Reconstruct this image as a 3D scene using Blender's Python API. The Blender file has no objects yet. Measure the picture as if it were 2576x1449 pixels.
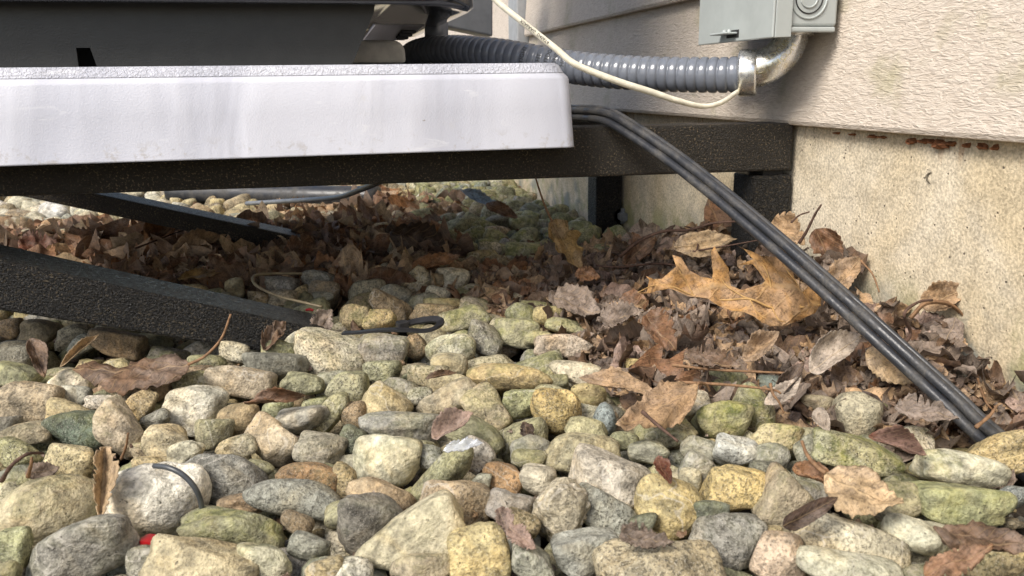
import bpy, bmesh, math, random
import numpy as np
from mathutils import Matrix, Vector, geometry

# ------------------------------------------------------------------ camera
# photograph measured on a 2576 x 1449 grid; camera 0.2 m above the gravel, house wall along +Y on the right
F, CX, CY, H = 2074.0, 1288.0, 724.5, 0.2
_vy = np.array([769-CX, -(219-CY), -F]); _vx = np.array([10200-CX, -(81-CY), -F])
_y = _vy/np.linalg.norm(_vy); _x = _vx-(_vx@_y)*_y; _x /= np.linalg.norm(_x); _z = np.cross(_x, _y)
R = np.array([_x, _y, _z]); C = np.array([0, 0, H])
RIGHT, UPV, BACK = R[:, 0], R[:, 1], R[:, 2]

scene = bpy.context.scene
col = bpy.context.collection
cam_data = bpy.data.cameras.new('camera'); cam = bpy.data.objects.new('camera', cam_data); col.objects.link(cam)
cam_data.sensor_width = 36; cam_data.lens = F/2576*36; cam_data.clip_start = 0.01; cam_data.clip_end = 200
M = Matrix.Identity(4)
for i in range(3):
    for j in range(3): M[i][j] = R[i, j]
M[0][3], M[1][3], M[2][3] = C
cam.matrix_world = M
cam_data.dof.use_dof = True; cam_data.dof.focus_distance = 0.60; cam_data.dof.aperture_fstop = 26.0
scene.camera = cam

# ------------------------------------------------------------------ sky, sun, exposure
SUN = Vector((-0.66, -0.46, 0.80)).normalized()
elev = math.asin(SUN.z); azim = math.atan2(SUN.x, SUN.y)
world = bpy.data.worlds.new('World'); scene.world = world; world.use_nodes = True
nt = world.node_tree; nt.nodes.clear()
wo = nt.nodes.new('ShaderNodeOutputWorld'); bg = nt.nodes.new('ShaderNodeBackground'); sky = nt.nodes.new('ShaderNodeTexSky')
sky.sky_type = 'NISHITA'; sky.sun_disc = False; sky.sun_elevation = elev; sky.sun_rotation = azim
sky.air_density = 1.0; sky.dust_density = 2.5; sky.ozone_density = 1.0
bg.inputs['Strength'].default_value = 0.118
nt.links.new(sky.outputs[0], bg.inputs[0]); nt.links.new(bg.outputs[0], wo.inputs[0])
sl = bpy.data.lights.new('sun', 'SUN'); sl.energy = 2.55; sl.angle = math.radians(22); sl.color = (1.0, 0.945, 0.865)
so = bpy.data.objects.new('sun', sl); col.objects.link(so)
so.rotation_euler = SUN.to_track_quat('Z', 'Y').to_euler()
vs = scene.view_settings
scene.display_settings.display_device = 'sRGB'
vs.view_transform = 'Standard'; vs.look = 'None'; vs.exposure = 0.72; vs.gamma = 1.0; vs.use_curve_mapping = False
scene.render.engine = 'CYCLES'
scene.cycles.max_bounces = 8; scene.cycles.diffuse_bounces = 4

# ------------------------------------------------------------------ helpers
def ray(px, py): return R@np.array([px-CX, -(py-CY), -F])
def onz(px, py, z): d = ray(px, py); return C+d*((z-C[2])/d[2])
def ony(px, py, y): d = ray(px, py); return C+d*((y-C[1])/d[1])
def onx(px, py, x): d = ray(px, py); return C+d*((x-C[0])/d[0])
def at_depth(px, py, dep): return C+ray(px, py)*(dep/F)
def proj(p): c = R.T@(np.asarray(p)-C); return CX+F*c[0]/-c[2], CY-F*c[1]/-c[2], -c[2]
def lin(r, g, b): return tuple(((v/255)/12.92 if v/255 <= .04045 else ((v/255+.055)/1.055)**2.4) for v in (r, g, b))
rng = np.random.default_rng(7)
random.seed(7)

def mesh_from(verts, faces, smooth=True, uvs=None):
    me = bpy.data.meshes.new('mesh'); me.from_pydata([tuple(v) for v in verts], [], [tuple(f) for f in faces]); me.update()
    if smooth: me.polygons.foreach_set('use_smooth', [True]*len(me.polygons))
    if uvs is not None:
        uv = me.uv_layers.new(name='UVMap'); li = np.empty(len(me.loops), np.int32); me.loops.foreach_get('vertex_index', li)
        uv.data.foreach_set('uv', np.asarray(uvs, float)[li].ravel())
    return me
def obj(name, me, mat=None, parent=None):
    o = bpy.data.objects.new(name, me); col.objects.link(o)
    if me is not None and mat is not None and len(me.materials) == 0: me.materials.append(mat)
    if parent is not None: o.parent = parent
    return o
def tag(o, label, cat, group=None):
    o['label'] = label; o['category'] = cat
    if group: o['group'] = group
    return o
def kind(o, k): o['kind'] = k; return o
def thing(name, label, cat, loc=(0, 0, 0), group=None):
    o = bpy.data.objects.new(name, None); col.objects.link(o); o.location = loc; o.empty_display_size = .02
    return tag(o, label, cat, group)
def box(x0, x1, y0, y1, z0, z1, bev=0.0, seg=2, off=(0, 0, 0)):
    bm = bmesh.new()
    v = [bm.verts.new((x-off[0], y-off[1], z-off[2])) for x in (x0, x1) for y in (y0, y1) for z in (z0, z1)]
    for f in ((0, 1, 3, 2), (4, 6, 7, 5), (0, 4, 5, 1), (2, 3, 7, 6), (0, 2, 6, 4), (1, 5, 7, 3)): bm.faces.new([v[i] for i in f])
    bmesh.ops.recalc_face_normals(bm, faces=bm.faces)
    if bev > 0: bmesh.ops.bevel(bm, geom=bm.edges[:], offset=bev, segments=seg, profile=.5, affect='EDGES')
    me = bpy.data.meshes.new('mesh'); bm.to_mesh(me); bm.free()
    me.polygons.foreach_set('use_smooth', [False]*len(me.polygons))
    return me
def prism(pts, axis, a, b, bev=0.0, seg=2):
    """pts: closed 2-D outline; extruded from a to b along axis ('x','y','z')"""
    bm = bmesh.new(); n = len(pts)
    def mk(p, t): return {'x': (t, p[0], p[1]), 'y': (p[0], t, p[1]), 'z': (p[0], p[1], t)}[axis]
    A = [bm.verts.new(mk(p, a)) for p in pts]; B = [bm.verts.new(mk(p, b)) for p in pts]
    bm.faces.new(A); bm.faces.new(B[::-1])
    for i in range(n): bm.faces.new((A[i], B[i], B[(i+1) % n], A[(i+1) % n]))
    bmesh.ops.recalc_face_normals(bm, faces=bm.faces)
    if bev > 0: bmesh.ops.bevel(bm, geom=bm.edges[:], offset=bev, segments=seg, profile=.5, affect='EDGES')
    me = bpy.data.meshes.new('mesh'); bm.to_mesh(me); bm.free(); return me
def catmull(P, n):
    P = np.asarray(P, float); P = np.vstack([2*P[0]-P[1], P, 2*P[-1]-P[-2]]); out = []
    for i in range(1, len(P)-2):
        for t in np.linspace(0, 1, n, endpoint=False):
            a, b, c, d = P[i-1:i+3]
            out.append(.5*((2*b)+(-a+c)*t+(2*a-5*b+4*c-d)*t*t+(-a+3*b-3*c+d)*t**3))
    out.append(P[-2]); return np.array(out)
def resample(P, n):
    s = np.r_[0, np.cumsum(np.linalg.norm(np.diff(P, axis=0), axis=1))]; t = np.linspace(0, s[-1], n)
    return np.stack([np.interp(t, s, P[:, k]) for k in range(3)], 1), s[-1]
def frames(P, up=(0, 0, 1)):
    T = np.gradient(P, axis=0); T /= np.linalg.norm(T, axis=1)[:, None]
    N = np.empty_like(T); u = np.asarray(up, float); n0 = u-(u@T[0])*T[0]
    if np.linalg.norm(n0) < 1e-3: n0 = np.cross(T[0], [1, .3, .2])
    N[0] = n0/np.linalg.norm(n0)
    for i in range(1, len(P)):
        n = N[i-1]-(N[i-1]@T[i])*T[i]; N[i] = n/np.linalg.norm(n)
    return T, N, np.cross(T, N)
def tube(P, rad, seg=12, cap=True, up=(0, 0, 1), prof=None):
    """rad: scalar or array; prof: optional (x,y) closed section multiplied by rad"""
    P = np.asarray(P, float); T, N, B = frames(P, up); n = len(P); rad = np.broadcast_to(np.asarray(rad, float), (n,))
    if prof is None:
        a = np.linspace(0, 2*np.pi, seg, endpoint=False); prof = np.stack([np.cos(a), np.sin(a)], 1)
    prof = np.asarray(prof); seg = len(prof)
    V = (P[:, None]+rad[:, None, None]*(prof[None, :, :1]*N[:, None]+prof[None, :, 1:]*B[:, None])).reshape(-1, 3)
    Fc = [(i*seg+j, i*seg+(j+1) % seg, (i+1)*seg+(j+1) % seg, (i+1)*seg+j) for i in range(n-1) for j in range(seg)]
    if cap: Fc += [tuple(range(seg))[::-1], tuple((n-1)*seg+j for j in range(seg))]
    return V, Fc
def tube_obj(name, P, rad, mat, parent=None, seg=10, **k):
    V, Fc = tube(P, rad, seg, **k); return obj(name, mesh_from(V, Fc), mat, parent)
def pxpath(pts):   # (px, py, Y) triples -> points on the planes Y
    return np.array([ony(*p) for p in pts])

# ------------------------------------------------------------------ materials
class NT:
    def __init__(s, name, rough=.6, metal=0.0, spec=.5):
        s.m = bpy.data.materials.new(name); s.m.use_nodes = True; s.t = s.m.node_tree
        s.b = s.t.nodes['Principled BSDF']; s.b.inputs['Roughness'].default_value = rough
        s.b.inputs['Metallic'].default_value = metal; s.b.inputs['Specular IOR Level'].default_value = spec
    def n(s, typ, **k):
        nd = s.t.nodes.new(typ)
        for a, v in k.items(): setattr(nd, a, v)
        return nd
    def l(s, a, b): s.t.links.new(a, b)
    def set(s, sock, v):
        if hasattr(v, 'is_linked') or hasattr(v, 'links'): s.l(v, sock)
        else: sock.default_value = v
    def obco(s, scale=(1, 1, 1), rnd=False, gen='Object'):
        tc = s.n('ShaderNodeTexCoord'); out = tc.outputs[gen]
        if rnd:
            oi = s.n('ShaderNodeObjectInfo'); ad = s.n('ShaderNodeVectorMath', operation='MULTIPLY_ADD')
            cb = s.n('ShaderNodeCombineXYZ'); s.l(oi.outputs['Random'], cb.inputs[0]); s.l(oi.outputs['Random'], cb.inputs[1])
            s.l(cb.outputs[0], ad.inputs[0]); ad.inputs[1].default_value = (37, 91, 11); s.l(out, ad.inputs[2]); out = ad.outputs[0]
        if scale != (1, 1, 1):
            mp = s.n('ShaderNodeMapping'); mp.inputs['Scale'].default_value = scale; s.l(out, mp.inputs[0]); out = mp.outputs[0]
        return out
    def noise(s, co, scale, detail=4, rough=.55, dist=0.0):
        nd = s.n('ShaderNodeTexNoise'); nd.inputs['Scale'].default_value = scale; nd.inputs['Detail'].default_value = detail
        nd.inputs['Roughness'].default_value = rough; nd.inputs['Distortion'].default_value = dist; s.l(co, nd.inputs['Vector']); return nd.outputs['Fac']
    def voro(s, co, scale, feature='F1', out='Distance', rnd=1.0):
        nd = s.n('ShaderNodeTexVoronoi', feature=feature); nd.inputs['Scale'].default_value = scale; nd.inputs['Randomness'].default_value = rnd
        s.l(co, nd.inputs['Vector']); return nd.outputs[out]
    def ramp(s, fac, a, b, va=0.0, vb=1.0):
        nd = s.n('ShaderNodeMapRange', interpolation_type='SMOOTHSTEP'); s.l(fac, nd.inputs[0])
        nd.inputs[1].default_value = a; nd.inputs[2].default_value = b; nd.inputs[3].default_value = va; nd.inputs[4].default_value = vb
        return nd.outputs[0]
    def math(s, op, a, b=0.0, c=None):
        nd = s.n('ShaderNodeMath', operation=op); s.set(nd.inputs[0], a); s.set(nd.inputs[1], b)
        if c is not None: s.set(nd.inputs[2], c)
        return nd.outputs[0]
    def mix(s, fac, a, b, blend='MIX'):
        nd = s.n('ShaderNodeMix', data_type='RGBA', blend_type=blend)
        s.set(nd.inputs[0], fac)
        for i, v in ((6, a), (7, b)):
            s.set(nd.inputs[i], v if hasattr(v, 'links') else (*v, 1) if len(v) == 3 else v)
        return nd.outputs[2]
    def bump(s, h, strength=.5, dist=.001, base=None):
        nd = s.n('ShaderNodeBump'); nd.inputs['Strength'].default_value = strength; nd.inputs['Distance'].default_value = dist
        s.l(h, nd.inputs['Height'])
        if base is not None: s.l(base, nd.inputs['Normal'])
        s.l(nd.outputs[0], s.b.inputs['Normal']); return nd.outputs[0]
    def color(s, c): s.set(s.b.inputs['Base Color'], c if hasattr(c, 'links') else (*c, 1))
    def scaled(s, colour, k):   # multiply a colour socket by a value socket/number
        nd = s.n('ShaderNodeVectorMath', operation='SCALE'); s.set(nd.inputs[0], colour); s.set(nd.inputs['Scale'], k); return nd.outputs[0]

def stone_mat(attr=False):
    m = NT('stone_mass' if attr else 'stone', rough=.78, spec=.35)
    co = m.obco(rnd=not attr)
    if attr:
        at = m.n('ShaderNodeAttribute', attribute_name='Col'); base, moss = at.outputs['Color'], at.outputs['Alpha']; rnd = at.outputs['Fac']
    else:
        oi = m.n('ShaderNodeObjectInfo'); base, moss = oi.outputs['Color'], oi.outputs['Alpha']; rnd = oi.outputs['Random']
    big = m.noise(co, 45, 5, .6, .6); mid = m.noise(co, 190, 5, .65, .3); fine = m.noise(co, 620, 3, .6); grain = m.noise(co, 1300, 2, .6)
    stain = m.noise(co, 28, 4, .6, 1.0)
    k = m.math('ADD', m.ramp(big, .3, .7, .60, 1.20), m.ramp(mid, .34, .66, -.32, .28))
    c = m.scaled(base, k)
    warm = m.mix(m.ramp(stain, .45, .68, 0, .55), c, m.mix(1.0, c, (1.10, .94, .70), 'MULTIPLY'))
    # crystals: dark and light speckles
    amt = m.math('MULTIPLY_ADD', m.math('FRACT', m.math('MULTIPLY', rnd, 7.31)), .60, .26)
    dk = m.math('MULTIPLY', m.ramp(fine, .50, .60), amt)
    c2 = m.mix(dk, warm, m.scaled(warm, .26))
    lt = m.math('MULTIPLY', m.ramp(grain, .56, .68), m.math('MULTIPLY', amt, .75))
    c3 = m.mix(lt, c2, m.mix(.5, warm, (.78, .74, .64)))
    # pale mineral veins and faint bedding on some of the stones
    sel = m.ramp(m.math('FRACT', m.math('MULTIPLY', rnd, 3.77)), .62, .66)
    vn = m.ramp(m.math('ABSOLUTE', m.math('SUBTRACT', m.noise(co, 34, 3, .5, .8), .5)), .004, .016, 1, 0)
    c3 = m.mix(m.math('MULTIPLY', m.math('MULTIPLY', vn, sel), .30), c3, (.66, .62, .54))
    sel2 = m.ramp(m.math('FRACT', m.math('MULTIPLY', rnd, 11.9)), .70, .74)
    bd = m.n('ShaderNodeTexWave'); bd.inputs['Scale'].default_value = 90; bd.inputs['Distortion'].default_value = 5; bd.inputs['Detail'].default_value = 3; m.l(co, bd.inputs[0])
    c3 = m.mix(m.math('MULTIPLY', m.math('MULTIPLY', bd.outputs['Fac'], sel2), .4), c3, m.scaled(c3, .62))
    # grey-olive weathering film
    film = m.ramp(m.noise(co, 21, 5, .6, .5), .42, .68, 0, .36)
    c3 = m.mix(film, c3, m.mix(.55, c3, (.25, .235, .165)))
    pit = m.ramp(m.noise(co, 330, 2, .5), .70, .76)
    c3 = m.mix(m.math('MULTIPLY', pit, .7), c3, (.06, .055, .045))
    # algae film, thicker on upward faces
    ge = m.n('ShaderNodeNewGeometry'); sp = m.n('ShaderNodeSeparateXYZ'); m.l(ge.outputs['Normal'], sp.inputs[0])
    al = m.math('MULTIPLY', m.ramp(m.math('ADD', m.noise(co, 70, 5, .65, .5), m.math('MULTIPLY', sp.outputs[2], .10)), .46, .66), moss)
    al = m.math('MULTIPLY', al, m.ramp(fine, .32, .55, .45, 1.0))
    c4 = m.mix(al, c3, m.mix(m.ramp(mid, .35, .65), (.115, .135, .035), (.30, .29, .085)))
    m.color(c4)
    h = m.math('ADD', m.math('MULTIPLY', mid, .9), m.math('ADD', m.math('MULTIPLY', fine, .45), m.math('MULTIPLY', pit, -.5)))
    m.bump(h, .85, .0026)
    return m.m

def leaf_mat(attr=False):
    m = NT('leaf_mass' if attr else 'leaf', rough=.62, spec=.3)
    co = m.obco(rnd=not attr)
    if attr:
        at = m.n('ShaderNodeAttribute', attribute_name='Col'); base = at.outputs['Color']
    else:
        oi = m.n('ShaderNodeObjectInfo'); base = oi.outputs['Color']
    uv = m.n('ShaderNodeUVMap'); sp = m.n('ShaderNodeSeparateXYZ'); m.l(uv.outputs[0], sp.inputs[0])
    u, v = sp.outputs[0], m.math('ABSOLUTE', sp.outputs[1])
    w = m.noise(co, 60, 3)
    side = m.math('FRACT', m.math('MULTIPLY', m.math('ADD', m.math('SUBTRACT', u, m.math('MULTIPLY', v, .85)), m.math('MULTIPLY', w, .06)), 8.0))
    side = m.math('ABSOLUTE', m.math('SUBTRACT', side, .5))
    vein = m.math('MAXIMUM', m.ramp(v, .006, .022, 1, 0), m.math('MULTIPLY', m.ramp(side, .02, .075, 1, 0), .75))
    blot = m.noise(co, 110, 5, .65, .4); sp1 = m.noise(co, 480, 3, .65); net = m.voro(co, 380, 'DISTANCE_TO_EDGE')
    wea = m.ramp(m.noise(co, 38, 4, .6, .8), .42, .62, 0, .55)
    base = m.mix(wea, base, m.mix(.62, base, (.33, .275, .235)))
    c = m.scaled(base, m.math('ADD', m.ramp(blot, .3, .7, .52, 1.24), m.ramp(net, .0, .12, -.14, .0)))
    c = m.mix(m.math('MULTIPLY', m.ramp(sp1, .53, .62), .7), c, m.scaled(c, .42))
    c = m.mix(m.math('MULTIPLY', vein, .55), c, m.mix(.5, m.scaled(base, 1.25), (.42, .30, .15)))
    ge = m.n('ShaderNodeNewGeometry')
    c = m.mix(m.math('MULTIPLY', ge.outputs['Backfacing'], .45), c, m.mix(.5, c, (.40, .33, .27)))
    m.color(c)
    m.bump(m.math('ADD', m.math('MULTIPLY', vein, .8), m.math('ADD', m.math('MULTIPLY', blot, 1.2), m.math('MULTIPLY', net, .5))), .6, .0012)
    tr = m.n('ShaderNodeBsdfTranslucent'); m.l(c, tr.inputs[0]); mx = m.n('ShaderNodeMixShader'); mx.inputs[0].default_value = .14
    out = m.t.nodes['Material Output']; m.l(m.b.outputs[0], mx.inputs[1]); m.l(tr.outputs[0], mx.inputs[2]); m.l(mx.outputs[0], out.inputs[0])
    return m.m

def plain(name, rgb, rough=.6, metal=0, spec=.5, var=.12, scale=80, bump=0.0, bscale=900, bdist=.0006):
    m = NT(name, rough, metal, spec); co = m.obco()
    a = m.noise(co, scale, 5, .6); m.color(m.scaled((*rgb,), m.ramp(a, .3, .7, 1-var, 1+var)))
    if bump: m.bump(m.noise(co, bscale, 3, .6), bump, bdist)
    return m.m

def black_paint(name, base_c, dust_c, spec, rough):
    m = NT(name, rough=rough, spec=spec); co = m.obco()
    f = m.noise(co, 700, 3, .6, .3); d = m.noise(co, 24, 4, .6); s = m.noise(co, 600, 2, .6)
    dust = m.math('MULTIPLY', m.ramp(s, .55, .66), m.ramp(d, .35, .65, .25, 1.0))
    c = m.mix(dust, base_c, dust_c)
    scr = m.ramp(m.noise(m.obco(scale=(30, 400, 400)), 1.0, 2), .72, .76)
    c = m.mix(m.math('MULTIPLY', scr, .35), c, (.12, .11, .10))
    m.color(c)
    m.l(m.ramp(m.noise(co, 300, 2), .3, .7, rough-.06, rough+.15), m.b.inputs['Roughness'])
    m.bump(f, .9, .0030); return m.m
def concrete():
    m = NT('foundation_concrete', rough=.9, spec=.25); co = m.obco()
    big = m.noise(co, 9, 5, .6, .4); mid = m.noise(co, 60, 5, .6); fine = m.noise(co, 480, 4, .7)
    c = m.mix(m.ramp(big, .35, .68), (.57, .475, .32), (.63, .56, .435))
    c = m.scaled(c, m.math('ADD', m.ramp(mid, .3, .7, .86, 1.1), m.ramp(fine, .36, .64, -.25, .17)))
    pore = m.ramp(m.voro(co, 190), .10, .20, 1, 0); pick = m.ramp(m.noise(co, 90, 2), .50, .58)
    pore = m.math('MULTIPLY', pore, pick)
    c = m.mix(m.math('MULTIPLY', pore, .85), c, (.09, .08, .07))
    # algae and damp stains creeping up from the soil, rust-brown runs under the siding
    geo = m.n('ShaderNodeNewGeometry'); sp = m.n('ShaderNodeSeparateXYZ'); m.l(geo.outputs['Position'], sp.inputs[0])
    z = sp.outputs[2]; patch = m.noise(co, 24, 4, .6, .5)
    damp = m.math('MULTIPLY', m.ramp(z, .015, .075, 1, 0), m.ramp(patch, .44, .62))
    c = m.mix(m.math('MULTIPLY', damp, .75), c, m.mix(m.ramp(m.noise(co, 13, 2), .42, .58), (.17, .20, .20), (.24, .25, .10)))
    run = m.noise(m.obco(scale=(1, 90, 9)), 1.0, 4, .7)
    rust = m.math('MULTIPLY', m.ramp(z, .138, .158), m.ramp(run, .58, .66))
    c = m.mix(m.math('MULTIPLY', rust, .55), c, (.30, .16, .07))
    m.color(c)
    m.bump(m.math('ADD', m.math('MULTIPLY', fine, .8), m.math('ADD', mid, m.math('MULTIPLY', pore, -2.0))), .55, .0015); return m.m
def siding():
    m = NT('siding_paint', rough=.6, spec=.35)
    co = m.obco(scale=(1, 95, 380)); wav = m.noise(co, 1.0, 4, .6, 1.2); co2 = m.obco(); g = m.noise(co2, 16, 4, .6)
    fine = m.noise(m.obco(scale=(1, 160, 900)), 1.0, 3, .6)
    c = m.mix(m.ramp(wav, .35, .6), (.58, .50, .415), (.68, .60, .51))
    c = m.mix(m.math('MULTIPLY', m.ramp(g, .54, .72), .42), c, (.30, .29, .12))
    m.color(c)
    m.bump(m.math('ADD', wav, m.math('MULTIPLY', fine, .25)), .75, .0030); return m.m
def pad_mat():
    m = NT('white_pad_plastic', rough=.5, spec=.4); co = m.obco()
    s = m.noise(m.obco(scale=(9, 1, 2)), 1.6, 3, .5, .6); f = m.noise(co, 800, 3, .6); dirt = m.noise(co, 22, 5, .65)
    c = m.mix(m.ramp(s, .4, .62), (.47, .485, .55), (.57, .585, .65))
    scf = m.ramp(m.noise(m.obco(scale=(14, 1, 60)), 1.5, 4, .6, 1.0), .62, .74)
    c = m.mix(m.math('MULTIPLY', scf, .4), c, (.70, .71, .74))
    c = m.mix(m.math('MULTIPLY', m.ramp(dirt, .62, .8), .35), c, (.48, .46, .41))
    geo = m.n('ShaderNodeNewGeometry'); sp = m.n('ShaderNodeSeparateXYZ'); m.l(geo.outputs['Position'], sp.inputs[0])
    spl = m.math('MULTIPLY', m.ramp(sp.outputs[2], .153, .170, 1, 0), m.ramp(m.noise(co, 130, 5, .7), .52, .66))
    c = m.mix(m.math('MULTIPLY', spl, .45), c, (.30, .26, .20))
    spk = m.ramp(m.noise(co, 150, 2, .5), .76, .79)
    c = m.mix(m.math('MULTIPLY', spk, .6), c, (.22, .19, .15))
    m.color(c)
    wrk = m.math('MULTIPLY', m.ramp(sp.outputs[2], .2075, .2085), m.noise(co, 330, 3, .6, 1.5))
    m.bump(m.math('ADD', m.math('ADD', m.math('MULTIPLY', f, .10), m.math('MULTIPLY', s, 2.0)), m.math('MULTIPLY', wrk, 1.4)), .8, .0025); return m.m
def galv():
    m = NT('zinc_plated_steel', rough=.25, metal=.85); co = m.obco()
    a = m.noise(co, 260, 4, .65); b = m.noise(co, 70, 3)
    m.color(m.mix(m.ramp(b, .45, .75), (.72, .73, .73), (.62, .57, .44)))
    m.l(m.ramp(a, .3, .7, .16, .36), m.b.inputs['Roughness']); m.bump(a, .15, .0005); return m.m

STONE, STONE_A, LEAF, LEAF_A = stone_mat(), stone_mat(True), leaf_mat(), leaf_mat(True)
BLACK, CONC, SIDE, PADM, GALV = black_paint('black_textured_paint', (.005, .005, .005), (.085, .068, .044), .30, .32), concrete(), siding(), pad_mat(), galv()
ARMM = black_paint('dusty_black_paint', (.018, .015, .011), (.15, .115, .07), .35, .42)
BOXG = plain('grey_box_enamel', lin(168, 174, 172), .38, 0, .5, .06, 40, .15, 300, .0005)
BOXD = plain('dark_gap', (.02, .02, .02), .8)
def cable_mat():
    m = NT('black_cable_jacket', rough=.42, spec=.45); co = m.obco()
    a = m.noise(co, 55, 5, .65); f = m.noise(co, 620, 3, .6)
    d = m.math('MULTIPLY', m.ramp(a, .40, .66), m.ramp(f, .40, .62, .35, 1.0))
    m.color(m.mix(m.math('MULTIPLY', d, .42), (.026, .028, .033), (.15, .135, .11)))
    m.l(m.ramp(a, .4, .65, .32, .7), m.b.inputs['Roughness']); m.bump(f, .35, .0006); return m.m
CABLE = cable_mat()
TIEM = plain('black_nylon', (.018, .018, .020), .38, 0, .5, .2, 200)
COND = plain('grey_conduit_jacket', (.15, .165, .195), .18, 0, .6, .08, 120, .0)
WIREW = plain('cream_wire_jacket', (.72, .68, .55), .5, 0, .4, .15, 120)
UNITM = plain('unit_base_dark_coating', (.026, .026, .024), .34, 0, .5, .1, 60, .35, 800, .0006)
GLOSS = plain('unit_glossy_black_pan', (.02, .021, .024), .07, 0, .6, .1, 60)
FOOTM = plain('unit_foot_satin_metal', (.42, .40, .40), .28, .5, .5, .1, 50)
SOIL = plain('dark_soil', (.030, .024, .018), .95, 0, .2, .5, 60, .8, 300, .004)
TRIMG = plain('pale_grey_trim', (.36, .37, .38), .5, 0, .4, .08, 60)
TWIG = plain('twig_bark', (.085, .050, .036), .8, 0, .3, .4, 300, .6, 900, .0006)
STEM = plain('leaf_stem', (.20, .115, .06), .7, 0, .3, .3, 300)
INK = plain('dark_ink', (.03, .03, .03), .6)
REDM = plain('red_plastic', (.38, .008, .012), .4, 0, .5, .2, 200)
SCAR = plain('foundation_scar', (.13, .11, .08), .9)
RUST = plain('rust_brown_clay', (.20, .088, .042), .9, 0, .2, .4, 200, .8, 500, .001)
GREYW = plain('grey_wire', (.16, .17, .18), .4, 0, .5, .2, 200)
RINGW = plain('dark_wire', (.05, .055, .06), .35, 0, .5, .2, 200)
TANW = plain('tan_wire', (.22, .18, .11), .5, 0, .4, .2, 200)

# ------------------------------------------------------------------ setting: soil sheet
W = 0.4037
kind(obj('ground', mesh_from([(-60, -60, -.024), (60, -60, -.024), (60, 60, -.024), (-60, 60, -.024)], [(0, 1, 2, 3)], False), SOIL), 'structure')

# ------------------------------------------------------------------ house wall: foundation + lap siding courses
wall = thing('house_wall', 'beige house wall of lap siding above a tan concrete foundation', 'wall', (W, 1.0, 0))
fx = W+.012
def wbox(name, x0, x1, y0, y1, z0, z1, mat, bev=0.0): return obj(name, box(x0, x1, y0, y1, z0, z1, bev, 2, (W, 1.0, 0)), mat, wall)
fnd = wbox('foundation', fx, fx+.25, -2.5, 6, -.12, .172, CONC)
fnd['label'] = 'tan concrete foundation with pores, stains and algae'
# siding course: slanted board whose lower edge stands proud; profile in (x, z)
def course(z0, z1, xb, xt, y0, y1):
    th = .007
    pts = [(xb, z0+.004), (xb+.0015, z0+.0008), (xb+.004, z0), (xb+.016, z0+.002), (xb+.016, z0+.012)]
    pts += [(xt+th, z1), (xt, z1)]
    nseg = 30
    ys = np.linspace(y0, y1, nseg); V = []; Fc = []; n = len(pts)
    for k, yy in enumerate(ys):
        wob = .0010*math.sin(yy*9.0)+.0006*math.sin(yy*23)
        for (x, z) in pts: V.append((x+wob-W, yy-1.0, z))
    for k in range(nseg-1):
        for j in range(n): Fc.append((k*n+j, k*n+(j+1) % n, (k+1)*n+(j+1) % n, (k+1)*n+j))
    Fc += [tuple(range(n))[::-1], tuple((nseg-1)*n+j for j in range(n))]
    bm = bmesh.new(); vs_ = [bm.verts.new(v) for v in V]
    for f in Fc: bm.faces.new([vs_[i] for i in f])
    bmesh.ops.recalc_face_normals(bm, faces=bm.faces); me = bpy.data.meshes.new('mesh'); bm.to_mesh(me); bm.free(); return me
zc = .162
for k in range(19):
    z1 = zc+.1235
    o = obj('siding_board', course(zc, z1+.012, W, W+.011, -2.5, 1.56), SIDE, wall)
    obj('siding_board', course(zc, z1+.012, W+.0, W+.011, 1.64, 6), SIDE, wall)
    zc = z1
wbox('corner_trim', W-.012, W+.02, 1.565, 1.635, .172, 2.6, TRIMG, .003)
wbox('wall_core', fx+.02, fx+.25, -2.5, 6, .172, 2.6, SIDE)
# rust-brown clay crumbs clinging under the bottom board
for px, w_, h_ in ((2200, 26, 9), (2225, 16, 7), (2300, 22, 17), (2330, 30, 14), (2350, 20, 12), (2372, 52, 26), (2400, 18, 14), (2440, 10, 14), (2478, 34, 17), (2512, 9, 16), (2610, 14, 14), (2110, 14, 6), (2150, 12, 6)):
    p = onx(px, 219+.0784*(px-769)+8, fx); k = p[1]/F*1.05
    bm = bmesh.new(); bmesh.ops.create_icosphere(bm, subdivisions=2, radius=1)
    ph = rng.uniform(0, 6, 3)
    for v in bm.verts:
        s = 1+.35*math.sin(5*v.co.x+ph[0])*math.sin(6*v.co.y+ph[1])+.25*math.sin(11*v.co.z+ph[2]+5*v.co.y)
        v.co = Vector((v.co.x*.005*s, v.co.y*w_*k*.6*s, v.co.z*h_*k*.5*s))
    me = bpy.data.meshes.new('mesh'); bm.to_mesh(me); bm.free()
    o = obj('clay_crumb', me, RUST, wall); o.location = (fx-W-.0005, p[1]-1.0, .1585-h_*k*.35)
# small hooked chip in the foundation
P = np.array([onx(*q, fx-.0008) for q in ((2343, 433), (2334, 438), (2331, 446), (2334, 455), (2340, 461))])-np.array([W, 1, 0])
tube_obj('surface_scar', catmull(P, 5), np.r_[np.linspace(.0003, .0009, 11), np.linspace(.0008, .0002, 10)], SCAR, wall, 6)

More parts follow.
